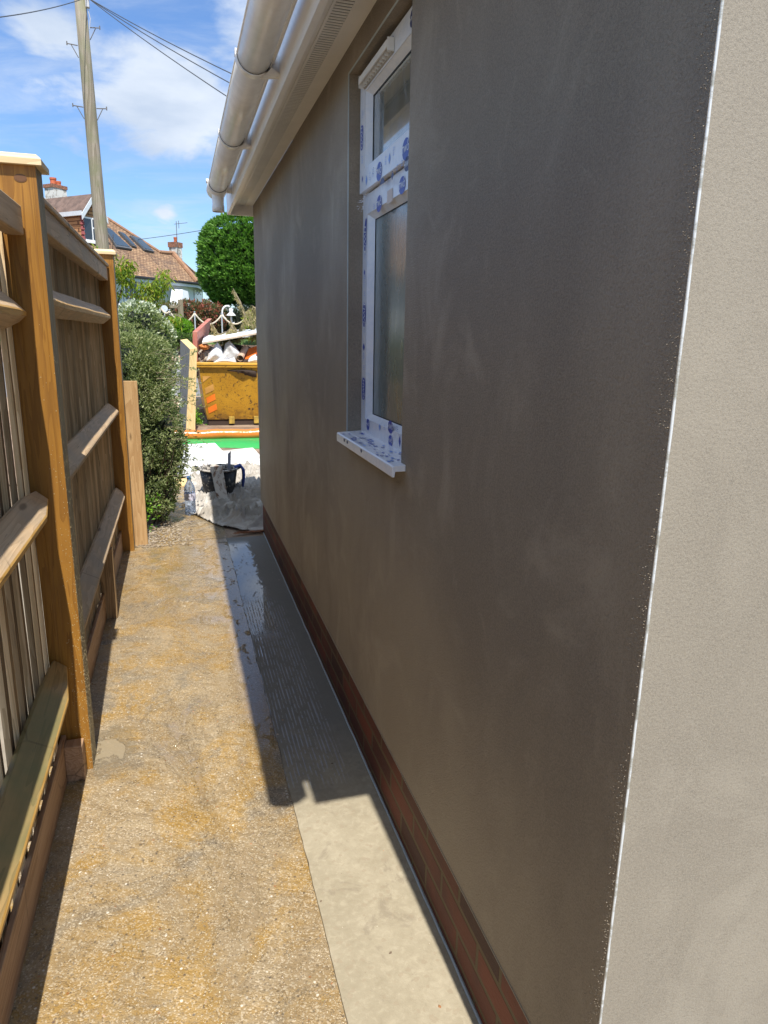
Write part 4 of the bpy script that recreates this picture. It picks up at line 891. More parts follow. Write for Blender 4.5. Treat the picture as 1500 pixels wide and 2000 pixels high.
for (dy, L) in ((-.028,.15),(-.01,.19),(.010,.185),(.028,.16)): b.tube([g0+Vector((-.05,dy,-.01)), g0+Vector((0,dy,.012)), g0+Vector((.028,dy,-.03)), g0+Vector((.03,dy,-L*.6)), g0+Vector((.018,dy-.004,-L))], [.012,.013,.014,.013,.008], 8)
gl = b.build('blue_glove', plain('blue_glove_rubber', (.02,.055,.28), .6, bump=.004), smooth=True, origin=g0); tag(gl, 'dark blue work glove hanging over the right rim of the bucket', 'glove')
b = MB(); s = onY(427, 927, 6.15); x0_, x1_ = .262, .372
b.hexa([(.285,6.07,.03),(.375,6.07,.03),(.375,6.11,.03),(.285,6.11,.03),(.235,6.24,.36),(.340,6.24,.365),(.340,6.28,.365),(.235,6.28,.36)])
t = NT('render_splashed_timber'); p = t.pos(); t.set('Base Color', t.mix(t.rng(t.noise(9, 6, .75, .6, t.mapv((1,1,.4), vec=p)), .40, .50), (.22,.13,.08), (.60,.56,.50))); t.set('Roughness', .8); t.bump(t.noise(60, 5, .7, 0, p), .006)
o = b.build('timber_offcut', t.m, origin=(.33,6.09,.03)); tag(o, 'short thick timber offcut caked in white render leaning on the bucket', 'timber')
b = MB(); a_ = onY(446, 928, 6.42); q_ = onY(448, 884, 6.42)
b.hexa([a_+Vector((-.015,0,-.16)), a_+Vector((.015,.012,-.16)), a_+Vector((.015,.02,-.16)), a_+Vector((-.015,.008,-.16)), q_+Vector((-.014,0,-.012)), q_+Vector((.015,.012,.012)), q_+Vector((.015,.02,.012)), q_+Vector((-.014,.008,-.012))])
o = b.build('render_trowel', plain('grey_steel', (.42,.44,.50), .5, .1), origin=a_); tag(o, 'narrow grey metal blade standing up inside the black bucket', 'trowel')
# water bottle
WB = thing('water_bottle', (.045,5.97,0), 'large clear plastic water bottle with blue cap beside the shrub', 'bottle')
t = NT('clear_plastic'); t.set('Base Color', (.62,.72,.88)); t.set('Roughness', .1); t.set('Transmission Weight', .75); t.set('IOR', 1.2); t.bump(t.noise(30,3), .004); M['pet'] = t.m
c = Vector((.045,5.97,.001)); pr = [(0,0),(.042,0),(.046,.01)]
for k in range(10): pr += [(.046,.02+.018*k), (.0425,.029+.018*k)]
pr += [(.046,.215),(.040,.25),(.022,.285),(.016,.295),(.016,.315)]
b = MB(); b.lathe(pr, c, 20); b.build('bottle_body', M['pet'], WB, True)
b = MB(); b.lathe([(.0475,.13),(.0475,.19)], c, 20); b.build('label_band', plain('bottle_label', (.62,.60,.72), .4, var=.3, vs=30), WB, True)
b = MB(); b.lathe([(.019,.308),(.019,.33),(.017,.333),(0,.333)], c, 16); b.build('cap', plain('blue_cap', (.03,.22,.62), .35), WB, True)
# terracotta frond at the sheet's edge
b = MB()
for k in range(260):
    f = random.random(); c = Vector((.34+.22*f, 5.24+.03*f+random.gauss(0,.008), .016)); leaf(b, c, random.uniform(.02,.05), .004, Vector((1,random.gauss(0,.3),random.gauss(.1,.15))), 0)
o = b.build('dead_frond', leafmat('russet_frond', [(.22,.08,.04),(.40,.17,.09),(.5,.25,.14)], .1)); tag(o, 'russet dead frond lying at the near edge of the dust sheet', 'frond')

# ------------------------------------------------------------------ skip and its load
SK = thing('yellow_skip', (1.1, 13, 0), 'scratched yellow builders skip on the drive heaped with rubbish', 'skip')
t = NT('skip_paint'); p = t.pos()
sc1 = t.noise(9, 7, .8, 1.5, t.mapv((1,1,1.3), loc=(2,0,1), vec=p)); sc2 = t.noise(24, 5, .75, 2.0, t.mapv((1,1,2.5), loc=(3,3,3), vec=p)); zz3 = t.sep(p)
f = t.math('MAXIMUM', t.rng(sc1, .575, .59), t.rng(sc2, .595, .61))
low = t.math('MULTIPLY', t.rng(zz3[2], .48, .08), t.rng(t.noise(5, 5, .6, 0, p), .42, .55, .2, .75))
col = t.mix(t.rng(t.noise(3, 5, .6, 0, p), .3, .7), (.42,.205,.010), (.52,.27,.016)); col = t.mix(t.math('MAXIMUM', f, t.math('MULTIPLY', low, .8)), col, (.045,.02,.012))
t.set('Base Color', col); t.set('Roughness', .5); M['skip'] = t.m
M['skip_rim'] = plain('skip_rim_paint', (.66,.36,.05), .45, var=.15)
M['reflorange'] = plain('orange_reflector', (.85,.20,.02), .3); M['reflpale'] = plain('faded_reflector', (.62,.32,.08), .35)
M['darkin'] = plain('rusty_dark_steel', (.05,.03,.02), .8)
xa, xb, ya, yb, zr = .335, 1.80, 12.0, 14.6, 1.01; xa2, xb2, ya2, yb2, zb_ = .44, 1.70, 12.12, 14.3, .10
b = MB(); th = .03
top = [Vector((xa,ya,zr)),Vector((xb,ya,zr)),Vector((xb,yb,zr)),Vector((xa,yb,zr))]; bot = [Vector((xa2,ya2,zb_)),Vector((xb2,ya2,zb_)),Vector((xb2,yb2,zb_)),Vector((xa2,yb2,zb_))]
ti = [Vector((xa+th,ya+th,zr)),Vector((xb-th,ya+th,zr)),Vector((xb-th,yb-th,zr)),Vector((xa+th,yb-th,zr))]; bi = [v+Vector((0,0,.03)) for v in bot]
b.add(bot+top, [(0,3,2,1),(0,1,5,4),(1,2,6,5),(2,3,7,6),(3,0,4,7)]); b.add(bi+ti, [(0,1,2,3),(0,4,5,1),(1,5,6,2),(2,6,7,3),(3,7,4,0)], 1)
b.box(xa2+.02, xb2-.02, ya2+.02, yb2, 0, zb_-.002, 1)
for x in (.80, 1.22): b.box(x, x+.09, ya2-.05, ya2+.05, .03, .15, 2)
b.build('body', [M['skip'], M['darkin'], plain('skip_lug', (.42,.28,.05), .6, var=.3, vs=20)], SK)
b = MB(); b.box(xa-.05, xb+.05, ya-.05, ya+.03, zr, zr+.045); b.box(xa-.05, xa+.03, ya+.03, yb, zr, zr+.045); b.box(xb-.03, xb+.05, ya+.03, yb, zr, zr+.045); b.box(xa-.05, xb+.05, yb, yb+.06, zr, zr+.045)
b.box(xa-.04, xb+.04, ya-.04, ya-.0, zr-.04, zr-.001, 1); bevel(b.build('rim', [M['skip_rim'], M['skip']], SK), .008)
# striped reflector plate
b = MB()
def sk(u, v): # u across in m from the left edge, v height -> on the sloping front
    f = (v-zb_)/(zr-zb_); y = ya2+(ya-ya2)*f-.006; return Vector((xa2+(xa-xa2)*f+u, y, v))
b.add([sk(.03,.83), sk(.17,.83), sk(.03,.73)], [(0,1,2)], 1)
for (z0,mm) in ((.63,1),(.47,0),(.30,0)):
    b.add([sk(.04,z0-.10), sk(.19,z0-.03), sk(.19,z0+.07), sk(.04,z0)], [(0,1,2,3)], mm)
b.build('reflector', [M['reflorange'], M['reflpale']], SK)
# red side board
t = NT('red_board'); p = t.pos(); t.set('Base Color', t.mix(t.rng(t.noise(6, 5, .6, .5, t.mapv((1,1,.3), vec=p)), .35, .7), (.46,.13,.095), (.46,.22,.15))); t.set('Roughness', .6); M['redb'] = t.m
b = MB(); z0 = 1.06
A = onY(377, 720, 12.06); Bq = onY(376, 645, 12.06); Cq = onY(408, 622, 13.4)
b.prism([(A.x,12.06,z0),(Bq.x,12.06,Bq.z-.02),(Cq.x-.02,13.4,Cq.z),(Cq.x-.02,13.9,Cq.z-.02),(A.x+.2,13.9,z0)], (.075,0,0))
o = b.build('red_board', M['redb'], origin=(A.x,12.06,z0)); bevel(o, .006); tag(o, 'faded red board standing upright along the left side of the skip', 'board')
# plasterboard sheet across the top
b = MB(); c0, c1 = onY(395, 672, 12.0), onY(502, 653, 11.95); c2, c3 = onY(502, 640, 13.6), onY(405, 646, 13.2)
c2 = c1+Vector((.25,1.25,.10)); c3 = c0+Vector((.08,1.2,.10))
n1_ = Vector((0,0,.028)); c1e = c0+(c1-c0)*1.7; c2e = c3+(c2-c3)*1.5
b.hexa([c0, c1e, c2e, c3, c0+n1_, c1e+n1_, c2e+n1_, c3+n1_]); 
b.m = [0,0,1,0,0,1]
pb = b.build('plasterboard_sheet', [plain('plasterboard_face', (.74,.78,.82), .7, var=.06), plain('plasterboard_edge', (.60,.48,.36), .8, var=.1)], origin=c0); tag(pb, 'white plasterboard sheet lying tilted across the top of the skip', 'sheet')
def lump(name, c, r, mat_, label, cat, seed, group=None, sub=4, amp=.35, k=2.2):
    import bmesh
    bm = bmesh.new(); bmesh.ops.create_icosphere(bm, subdivisions=sub, radius=1.)
    for v in bm.verts:
        q = v.co*k+Vector((seed*3.7, seed, 0)); d = 1+amp*(1-abs(MN.noise(q))*2)*.8+amp*.6*MN.noise(q*2.7); v.co = Vector((v.co.x*r[0], v.co.y*r[1], v.co.z*r[2]))*d
    me = bpy.data.meshes.new(name); bm.to_mesh(me); bm.free(); me.materials.append(mat_); [setattr(p_, 'use_smooth', True) for p_ in me.polygons]
    o = bpy.data.objects.new(name, me); COL.objects.link(o); o.location = c; WORLD[o.name] = Vector(c)
    return tag(o, label, cat, group)
t = NT('white_sack'); p = t.pos(); t.set('Base Color', t.mix(t.rng(t.noise(5, 5, .6), .3, .7), (.70,.72,.78), (.82,.82,.83))); t.set('Roughness', .6); t.bump(t.noise(16, 5, .7, 1.5), .02); M['sack'] = t.m
t = NT('grey_sack'); t.set('Base Color', t.mix(t.rng(t.noise(5, 5, .6), .4, .6), (.50,.46,.42), (.70,.68,.66))); t.set('Roughness', .7); t.bump(t.noise(16, 5, .7, 1.5), .02); M['sack2'] = t.m
def sackmesh(name, outline, Y, mat_, label, seed, dep=.22):
    # crumpled bag: front surface bulges out of an uneven outline, closed at the back
    pts = [onY(x, y, Y) for x, y in outline]; c = sum(pts, Vector())/len(pts); b = MB(); vs = []; rings = 7; n = len(pts); ss = 4; ol = []
    for i in range(n):
        for k in range(ss): ol.append(pts[i].lerp(pts[(i+1) % n], k/ss))
    N_ = len(ol)
    for side in (-1, 1):
        for r_ in range(rings+1):
            f = r_/rings
            for p_ in ol:
                q = p_.lerp(c, f); h = math.sqrt(1-(1-f)**2)*dep*.5; w = MN.noise(q*9+Vector((seed,0,0)))*.05*f**.5; q = q+Vector((0, side*(h)+w, 0)); vs.append(q)
    fs = []
    for s_ in (0, 1):
        o_ = s_*(rings+1)*N_
        fs += [(o_+r_*N_+k, o_+r_*N_+(k+1) % N_, o_+(r_+1)*N_+(k+1) % N_, o_+(r_+1)*N_+k) for r_ in range(rings) for k in range(N_)]
    b.add(vs, fs, 0, .5); o = b.build(name, mat_, smooth=True, origin=c); return tag(o, label, 'sack')
sackmesh('white_sack', [(400,708),(406,692),(424,667),(433,680),(440,708)], 12.12, M['sack'], 'crumpled white sack at the left front of the skip', 1)
sackmesh('white_sack', [(430,706),(435,690),(440,671),(448,665),(462,680),(470,690),(465,706)], 12.14, M['sack2'], 'greyish white sack with a pointed top, in the middle of the skip', 4)
sackmesh('white_sack', [(416,708),(426,700),(444,703),(458,698),(462,708)], 12.05, M['sack'], 'flat torn white sack spilling onto the front rim of the skip', 7, .1)
sackmesh('white_sack', [(480,708),(490,696),(503,690),(512,700),(512,709)], 12.08, M['sack'], 'white sack under the orange sheet, nearest the house wall', 9, .16)
# cardboard tube
b = MB(); a_, q_ = onY(469, 700, 12.02), onY(479, 680, 12.5); d_ = (q_-a_).normalized()
b.tube([a_, q_], [.055,.055], 20, cap=False); b.tube([q_, a_], [.048,.048], 20, cap=False)
o = b.build('cardboard_tube', plain('cardboard', (.50,.36,.26), .8, var=.2), smooth=True, origin=a_); tag(o, 'open cardboard tube poking out of the skip between the sacks', 'tube')
b = MB(); P4 = [onY(478,704,12.1), onY(486,682,12.3), onY(512,674,12.3), onY(512,688,12.05)]; b.prism(P4, (.0,.03,.012)); b.prism([onY(500,690,12.0), onY(512,684,12.0), onY(512,700,12.0), onY(504,698,12.0)], (0,.05,0))
o = b.build('orange_sheet', plain('orange_plastic', (.70,.15,.02), .45, var=.15), origin=P4[0]); tag(o, 'bright orange plastic sheet in the skip beside the house wall', 'plastic')
# rubble pile in the left corner and dark load
lump('rubble_heap', Vector((.52,12.3,1.08)), (.17,.2,.20), (lambda: (lambda t: (t.set('Base Color', t.mix(t.rng(t.vor(26, out='Distance'), .1,.5), (.16,.12,.09), (.52,.45,.36))), t.set('Roughness', .9), t.bump(t.noise(40,5,.7), .03), t.m)[-1])(NT('rubble')))(), 'heap of pale plaster rubble in the left corner of the skip', 'rubble', 3, amp=.3)
lump('dark_rubbish', Vector((1.05,13.1,.92)), (.68,1.0,.36), M['darkin'], 'dark mass of rubbish filling the skip below the plasterboard', 'rubbish', 5, amp=.2)
lump('orange_rag', Vector((.44,12.1,1.30)), (.07,.08,.035), plain('orange_rag', (.62,.22,.06), .7, bump=.01), 'crumpled orange rag between the red board and the rubble', 'rag', 8, amp=.5)
b = MB(); q = onY(478, 650, 13.3); b.hexa([q+Vector((-.25,0,-.1)), q+Vector((.35,0,-.06)), q+Vector((.35,.4,-.06)), q+Vector((-.25,.4,-.1)), q+Vector((-.20,0,.05)), q+Vector((.36,.0,.07)), q+Vector((.36,.4,.07)), q+Vector((-.20,.4,.05))])
o = b.build('foam_block', M['polyst'], origin=q); tag(o, 'white foam block on the plasterboard under the dead branches', 'block')
# dead branches heaped on top
DB = thing('dead_branches', (1.1,13.0,1.4), 'heap of dry yellowed conifer branches drooping over the top of the skip', 'branches')
b = MB(); bl = MB(); r0 = onY(462, 645, 13.1)
ends = [((455,563),(470,590),(484,630)),((484,600),(490,625),(495,650)),((478,620),(470,640),(462,655)),((498,610),(500,640),(502,655)),((440,650),(452,640),(470,650)),((424,655),(440,648),(460,655)),((412,628),(424,650),(440,656)),((492,596),(498,600),(508,620)),((450,622),(456,645),(470,655)),((418,640),(430,655),(450,660))]
for e in ends:
    pts = [onY(x, y, 13.0+random.uniform(-.3,.3)) for x, y in e]; b.tube(pts[::-1], [.012,.008,.003], 5)
    for k in range(60 if e is not ends[0] else 90):
        f = random.random()*2; i = int(f); p_ = pts[i].lerp(pts[min(2,i+1)], f-i) if i < 2 else pts[2]
        L = random.uniform(.04,.22 if e is not ends[0] else .07); d = Vector((random.gauss(0,.35), random.gauss(0,.35), -1)).normalized()
        for q in range(int(L*70)+2): leaf(bl, p_+d*L*random.random(), random.uniform(.03,.07), random.uniform(.007,.014), d+rv()*.5, 0, random.random())
b.build('twigs', M['twig'], DB); bl.build('dry_foliage', L_DRY, DB)
# weathered timber end beside the skip
b = MB(); f0, f1 = onZ(363,845,0), onZ(381,845,0); tl, tr_ = onY(371,682,f0.y), onY(385,680,f0.y); dv = Vector((-.10,.85,0))
b.add([f0, f1, tr_, tl, f0+dv, f1+dv, tr_+dv+Vector((-.03,0,.13)), tl+dv+Vector((-.03,0,.13))], [(0,1,2,3)], 1, .5)
n_ = len(b.v)-8; b.f += [[n_+4,n_+0,n_+3,n_+7],[n_+1,n_+5,n_+6,n_+2],[n_+5,n_+4,n_+7,n_+6]]; b.m += [0,0,0]; b.r += [.4]*3; b.f.append([n_+3,n_+2,n_+6,n_+7]); b.m.append(1); b.r.append(.5)
o = b.build('upright_sleeper', [M['greywood'], M['yelwood']], origin=f0); tag(o, 'thick upright timber, grey weathered side and yellow sawn edge, left of the skip', 'timber')
b = MB(); b.box(.13,.23,11.3,14.2,0,.10); b.box(-2.2,.13,14.0,14.1,0,.1); o = b.build('brick_edging', plain('edging_brick', (.36,.15,.09), .8, var=.3, vs=14), origin=(.18,12.7,0)); tag(o, 'low red brick edging strip on the ground left of the skip', 'edging')

# ------------------------------------------------------------------ telegraph pole and wires
PO = thing('telegraph_pole', (-1.40,17,.3), 'tall leaning weathered wooden telegraph pole with iron climbing steps', 'pole')
b = MB(); pb0, pb1 = onY(200, 480, 17), onY(156.5, 0, 17); dp = (pb1-pb0)/(pb1.z-pb0.z); base = pb0+dp*(.25-pb0.z); top_ = pb0+dp*(8.6-pb0.z)
b.tube([base.lerp(top_, f) for f in (0,.25,.5,.75,1)], [.150,.141,.130,.118,.105], 18); b.build('shaft', M['pole'], PO, True)
def pt(z): return pb0+dp*(z-pb0.z)
for (z, sgn) in ((6.0,-1),(6.0,1),(7.12,-1),(7.47,1),(8.3,-1)):
    c = pt(z); rr = .125; b = MB(); a_ = c+Vector((sgn*rr,0,0)); e = a_+Vector((sgn*.20,0,.015)); b.tube([a_, e], .010, 6); b.tube([e+Vector((0,0,-.03)), e+Vector((0,0,.04))], .011, 6); b.tube([a_+Vector((0,0,-.22)), a_+Vector((sgn*.12,0,0))], .008, 6)
    b.build('climbing_step', M['iron'], PO)
b = MB(); c = pt(7.93); b.box(c.x+.10, c.x+.17, 16.9, 17.0, 7.8, 8.0); b.tube([(c.x+.13,16.95,7.8),(c.x+.17,16.93,7.6),(c.x+.14,16.9,7.4)], .008, 5); b.build('junction_box', plain('box_grey', (.45,.46,.48), .5), PO)
ht = Vector((pt(7.98).x+.14, 16.95, 7.98))
def wire(a, e, sag, label, r=.009):
    b = MB(); n = 16; b.tube([a.lerp(e, k/n)+Vector((0,0,-sag*4*(k/n)*(1-k/n))) for k in range(n+1)], r, 5); o = b.build('overhead_wire', M['cable'], origin=a); return tag(o, label, 'wire', 'overhead wires')
for (x, y, lb) in ((460,120,'uppermost of the thin dark wires running from the telegraph pole to the gutter'), (455,138,'middle one of the thin dark wires running from the pole to the gutter'), (449,165,'lowest of the three thin dark wires running from the pole to the gutter')):
    e = onY(x, y, 12.); e2 = ht+(e-ht)*2.4; wire(ht, e2, .20, lb, .008)
wire(ht, onY(-40, 38, 12.), .05, 'thin dark wire running from the telegraph pole to the left edge of the sky', .008)
wire(onY(250, 470, 38), onY(470, 436, 30), .05, 'faint distant wire crossing low above the tiled roofs', .012)

# ------------------------------------------------------------------ across the road: house
ev = Vector((.69,.72,0)).normalized(); nv = Vector((.72,-.69,0)).normalized(); E0 = onY(345,549,36.); PT = rad(41)
Nrm = (nv*math.sin(PT)+Vector((0,0,1))*math.cos(PT)).normalized()
def R(px, py): return onP(px, py, E0, Nrm)
t = NT('clay_tiles'); p = t.pos()
e_ = t.t.nodes.new('ShaderNodeVectorMath'); e_.operation = 'DOT_PRODUCT'; t.lk(p, e_.inputs[0]); e_.inputs[1].default_value = ev
s_ = t.sep(p); cb = t.t.nodes.new('ShaderNodeCombineXYZ'); t.lk(e_.outputs['Value'], cb.inputs[0]); t.lk(t.math('MULTIPLY', s_[2], 1.5), cb.inputs[1])
bk = t.t.nodes.new('ShaderNodeTexBrick'); t.lk(cb.outputs[0], bk.inputs['Vector']); bk.inputs['Scale'].default_value = 1; bk.inputs['Brick Width'].default_value = .19; bk.inputs['Row Height'].default_value = .13; bk.inputs['Mortar Size'].default_value = .012; bk.inputs['Mortar Smooth'].default_value = .6
bk.inputs['Color1'].default_value = (.38,.235,.13,1); bk.inputs['Color2'].default_value = (.21,.12,.07,1); bk.inputs['Mortar'].default_value = (.10,.055,.035,1)
col = t.mix(t.rng(t.noise(.9, 6, .65, .4, p), .45, .68, 0, .75), bk.outputs['Color'], (.13,.085,.065)); col = t.mix(t.rng(t.noise(7, 5, .7, 0, p), .55, .7, 0, .7), col, (.50,.39,.25))
t.set('Base Color', col); t.set('Roughness', .85); t.bump(t.math('SUBTRACT', 1., bk.outputs['Fac']), .03); M['tiles'] = t.m
M['tile_dk'] = plain('dark_roof_tile', (.15,.10,.08), .85, var=.3, bump=.02, bs=14, vs=3)
M['wallw'] = plain('painted_white_wall', (.74,.76,.78), .8, var=.04)
M['trim'] = plain('pale_trim', (.60,.64,.68), .6, var=.04); M['dkpaint'] = plain('dark_blue_paint', (.02,.02,.05), .4)
HS = thing('tiled_bungalow', E0-nv*3-Vector((0,0,E0.z-1.7)), 'white bungalow with orange brown tiled roof, dormer and roof windows across the road', 'house')
b = MB(); far_left = R(-260, 500)
poly = [R(383,553), R(338,496), R(313,494), R(204,424)]; e1 = E0+ev*1.45
rl = poly[3]-ev*14; el = E0-ev*16
th = -Nrm*.12
b.prism([E0+ev*1.43, poly[1], poly[2], poly[3], rl, el], th)
# right hand hip plane, and the slopes behind
m_ = Vector((.98,-.2,0)); m_e = Vector((.2,.98,0)); N2 = (m_*math.sin(PT)+Vector((0,0,1))*math.cos(PT)).normalized(); C1 = E0+ev*1.43
top_h = poly[1]; C2 = C1+m_e*4.6
b.prism([C1, C2, top_h+Vector((-.3,1.2,-.05)), top_h], -N2*.1)
b.add([C2, C2-nv*7, top_h-nv*4, top_h], [(0,1,2,3)]); back = -nv*9
b.add([poly[2], poly[3], rl, rl+back*.5-Vector((0,0,3.)), poly[2]+back*.5-Vector((0,0,1.5))], [(0,1,2,3,4)])
rf = b.build('roof', [M['tiles']], HS)
b = MB(); b.tube([top_h+Vector((0,-.02,.03)), C1+Vector((0,0,.06))], .13, 8); b.tube([poly[2]+Vector((0,0,.03)), top_h+Vector((0,0,.03))], .10, 8); b.tube([poly[3]+Vector((0,0,.02)), poly[2]+Vector((0,0,.02))], .08, 8); b.tube([top_h, top_h+(C2-top_h)*.98+Vector((0,0,.05))], .07, 8)
b.build('ridge_tiles', plain('ridge_tile', (.30,.165,.095), .85, var=.2), rf)
# walls
zg = 1.3; wo_ = -nv*.38; wa, wb = el+wo_, C1+wo_-ev*.25
def vwall(b, A, B, z0, z1, out, th=.25, m=0): A = Vector(A); B = Vector(B); b.prism([(A.x,A.y,z0),(B.x,B.y,z0),(B.x,B.y,z1),(A.x,A.y,z1)], Vector(out)*-th, m)
b = MB(); vwall(b, wa, wb, zg, E0.z-.05, nv); wc = wb+m_e*4.2; vwall(b, wb, wc, zg, E0.z-.05, m_); vwall(b, wc, wc-nv*7, zg, E0.z-.05, ev); b.build('wall', M['wallw'], HS)
b = MB(); vwall(b, el-nv*.02, C1-nv*.02, E0.z-.20, E0.z-.0, nv, .03); vwall(b, C1-m_*.02, C2-m_*.02, E0.z-.20, E0.z-.0, m_, .03); b.build('fascia', M['trim'], HS)
b = MB(); b.tube([el+nv*.06-Vector((0,0,.02)), C1+nv*.06-Vector((0,0,.02))], .06, 8); b.tube([C1+m_*.06-Vector((0,0,.02)), C2+m_*.06-Vector((0,0,.02))], .06, 8); b.build('gutter', plain('black_gutter', (.02,.02,.022), .5), HS)
Wp = wb.copy()
def Wf(px, py, off=.02): return onP(px, py, Wp+nv*off, nv)
def Wr(px, py, off=.02): return onP(px, py, Wp+m_*off, m_)
def panel(b, f, x0, y0, x1, y1, nrm, th=.04, m=0):
    # upright panel on a wall plane between two pixel-derived corners
    A, B = f(x0, y1), f(x1, y1); Cz = f(x0, y0).z; b.prism([(A.x,A.y,A.z),(B.x,B.y,A.z),(B.x,B.y,Cz),(A.x,A.y,Cz)], nrm*th, m)
def hwin(f, x0, y0, x1, y1, nrm, parent, bars=1, name='window'):
    b = MB(); panel(b, f, x0, y0, x1, y1, nrm, .05); w = b.build(name, M['upvc'], parent); b = MB(); n = bars+1
    for k in range(n):
        a = x0+(x1-x0)*(k+.12)/n; c = x0+(x1-x0)*(k+.88)/n; panel(b, f, a, y0+(y1-y0)*.10, c, y1-(y1-y0)*.12, nrm, .055)
    b.build('pane', M['glass_far'], w); return w
hwin(Wf, 243,545,268,590, nv, HS, 2); hwin(Wf, 306,560,318,585, nv, HS, 0); hwin(Wr, 380,566,394,592, m_, HS, 0)
b = MB(); panel(b, Wf, 339,566,347,590, nv, .05); b.build('door', M['dkpaint'], HS)
b = MB(); panel(b, Wf, 289,566,292,596, nv, .09); b.build('drainpipe', M['dkpaint'], HS)
b = MB(); A, B = Wr(353,600,.3), Wr(371,600,.3); Cc, D = Wr(367,569,.05), Wr(357,569,.05); b.prism([A, B, (B.x*.3+Cc.x*.7,Cc.y,Cc.z), (D.x,D.y,Cc.z)], -m_*.5); b.build('buttress', M['wallw'], HS)
# lattice on the right window
b = MB()
for (x0_,y0_,x1_,y1_) in ((381,566,387,576),(387,566,393,576),(387,566,381,576),(393,566,387,576)): b.tube([Wr(x0_,y0_,.09), Wr(x1_,y1_,.09)], .012, 4)
b.build('lattice', M['upvc'], HS)
# roof windows
for pts in ([(200,446),(214,450),(257,490),(226,485)], [(230,455),(241,459),(266,486),(257,483)], [(252,463),(272,468),(300,495),(281,491)]):
    q = [R(*p_)+Nrm*.02 for p_ in pts]; b = MB(); c = sum(q, Vector())/4; b.prism(q, Nrm*.09); w = b.build('roof_window', plain('dark_flashing', (.09,.10,.115), .5), rf)
    b = MB(); qi = [c+(v-c)*.84+Nrm*.095 for v in q]; b.prism(qi, Nrm*.01); b.build('pane', M['glass_roof'], w)
# dormer
fb = R(166, 474); DNp = fb
def D(px, py, off=0): return onP(px, py, DNp+nv*off, nv)
dl = D(158,412); dbl = D(167,474); apex = D(175,384); half_w = (apex-dl).dot(ev); 
DL = Vector((dl.x,dl.y,0)); dr = DL+ev*(2*half_w); z1d, z0d, zap = dl.z, dbl.z-.25, apex.z; back6 = -nv*5.5
M['hang'] = None
t = NT('hung_tiles'); p = t.pos(); s_ = t.sep(p); cb = t.t.nodes.new('ShaderNodeCombineXYZ'); t.lk(t.math('ADD', t.math('MULTIPLY', s_[0], .9), t.math('MULTIPLY', s_[1], .4)), cb.inputs[0]); t.lk(s_[2], cb.inputs[1])
bk = t.t.nodes.new('ShaderNodeTexBrick'); t.lk(cb.outputs[0], bk.inputs['Vector']); bk.inputs['Scale'].default_value = 1; bk.inputs['Brick Width'].default_value = .9; bk.inputs['Row Height'].default_value = .15; bk.inputs['Mortar Size'].default_value = .018
bk.inputs['Color1'].default_value = (.50,.27,.12,1); bk.inputs['Color2'].default_value = (.40,.20,.09,1); bk.inputs['Mortar'].default_value = (.14,.06,.03,1); t.set('Base Color', bk.outputs['Color']); t.set('Roughness', .8); t.bump(t.math('SUBTRACT', 1., bk.outputs['Fac']), .02); M['hang'] = t.m
b = MB(); zl = z0d-.6
b.prism([(DL.x,DL.y,zl),(dr.x,dr.y,zl),(dr.x,dr.y,z1d),(apex.x,apex.y,zap-.1),(DL.x,DL.y,z1d)], back6)
dm = b.build('dormer', M['hang'], HS); tag(dm, 'tile hung dormer with gabled roof')
b = MB()
for k in range(9): z = z1d-.15-.2*k; b.hexa([(DL.x-.06,DL.y-.12,z-.2),(DL.x+.11,DL.y-.12,z-.2),(DL.x+.11,DL.y+.05,z-.2),(DL.x-.06,DL.y+.05,z-.2),(DL.x-.02,DL.y-.07,z+.003),(DL.x+.07,DL.y-.07,z+.003),(DL.x+.07,DL.y+.01,z+.003),(DL.x-.02,DL.y+.01,z+.003)])
b.build('corner_tiles', plain('dark_red_tile', (.22,.04,.04), .7), dm)
b = MB(); ov = nv*.22; sl = (Vector((apex.x,apex.y,zap))-Vector((DL.x,DL.y,z1d))); 
for (e0, sg) in ((Vector((DL.x,DL.y,z1d)), -1), (Vector((dr.x,dr.y,z1d)), 1)):
    ax = Vector((apex.x,apex.y,zap)); dn = (e0-ax).normalized(); lo = e0+dn*.25; up = Vector((0,0,.10))
    b.prism([ax+ov, lo+ov, lo+ov+up, ax+ov+up], back6-ov)
b.build('dormer_roof', M['tile_dk'], dm)
b = MB()
for e0 in (Vector((DL.x,DL.y,z1d)), Vector((dr.x,dr.y,z1d))):
    ax = Vector((apex.x,apex.y,zap)); dn = (e0-ax).normalized(); lo = e0+dn*.27; dz = Vector((0,0,-.17)); b.prism([ax+ov+Vector((0,0,.08)), lo+ov+Vector((0,0,.08)), lo+ov+dz, ax+ov+dz], nv*.04)
lo = Vector((DL.x,DL.y,z1d))-ev*.14; b.prism([lo+ov+Vector((0,0,-.02)), lo+ov+Vector((0,0,-.20)), lo+back6+Vector((0,0,-.20)), lo+back6+Vector((0,0,-.02))], -ev*.04)
b.build('bargeboard', M['trim'], dm)
w0 = D(160,422,.03); w1 = D(168,470,.03); wl = (Vector((w0.x,w0.y,0))-DL).dot(ev); zt_, zbm = w0.z, w1.z
b = MB(); A = DL+ev*(wl); B = DL+ev*(2*half_w-.12); q = nv*.02
b.prism([(A.x,A.y,zbm)+q if False else Vector((A.x,A.y,zbm))+q, Vector((B.x,B.y,zbm))+q, Vector((B.x,B.y,zt_))+q, Vector((A.x,A.y,zt_))+q], nv*.06); b.prism([Vector((A.x,A.y,zbm-.09))+q, Vector((B.x,B.y,zbm-.09))+q, Vector((B.x,B.y,zbm))+q, Vector((A.x,A.y,zbm))+q], nv*.14)
w = b.build('window', M['upvc'], dm); b = MB(); W_ = (B-A).length; hh = zt_-zbm
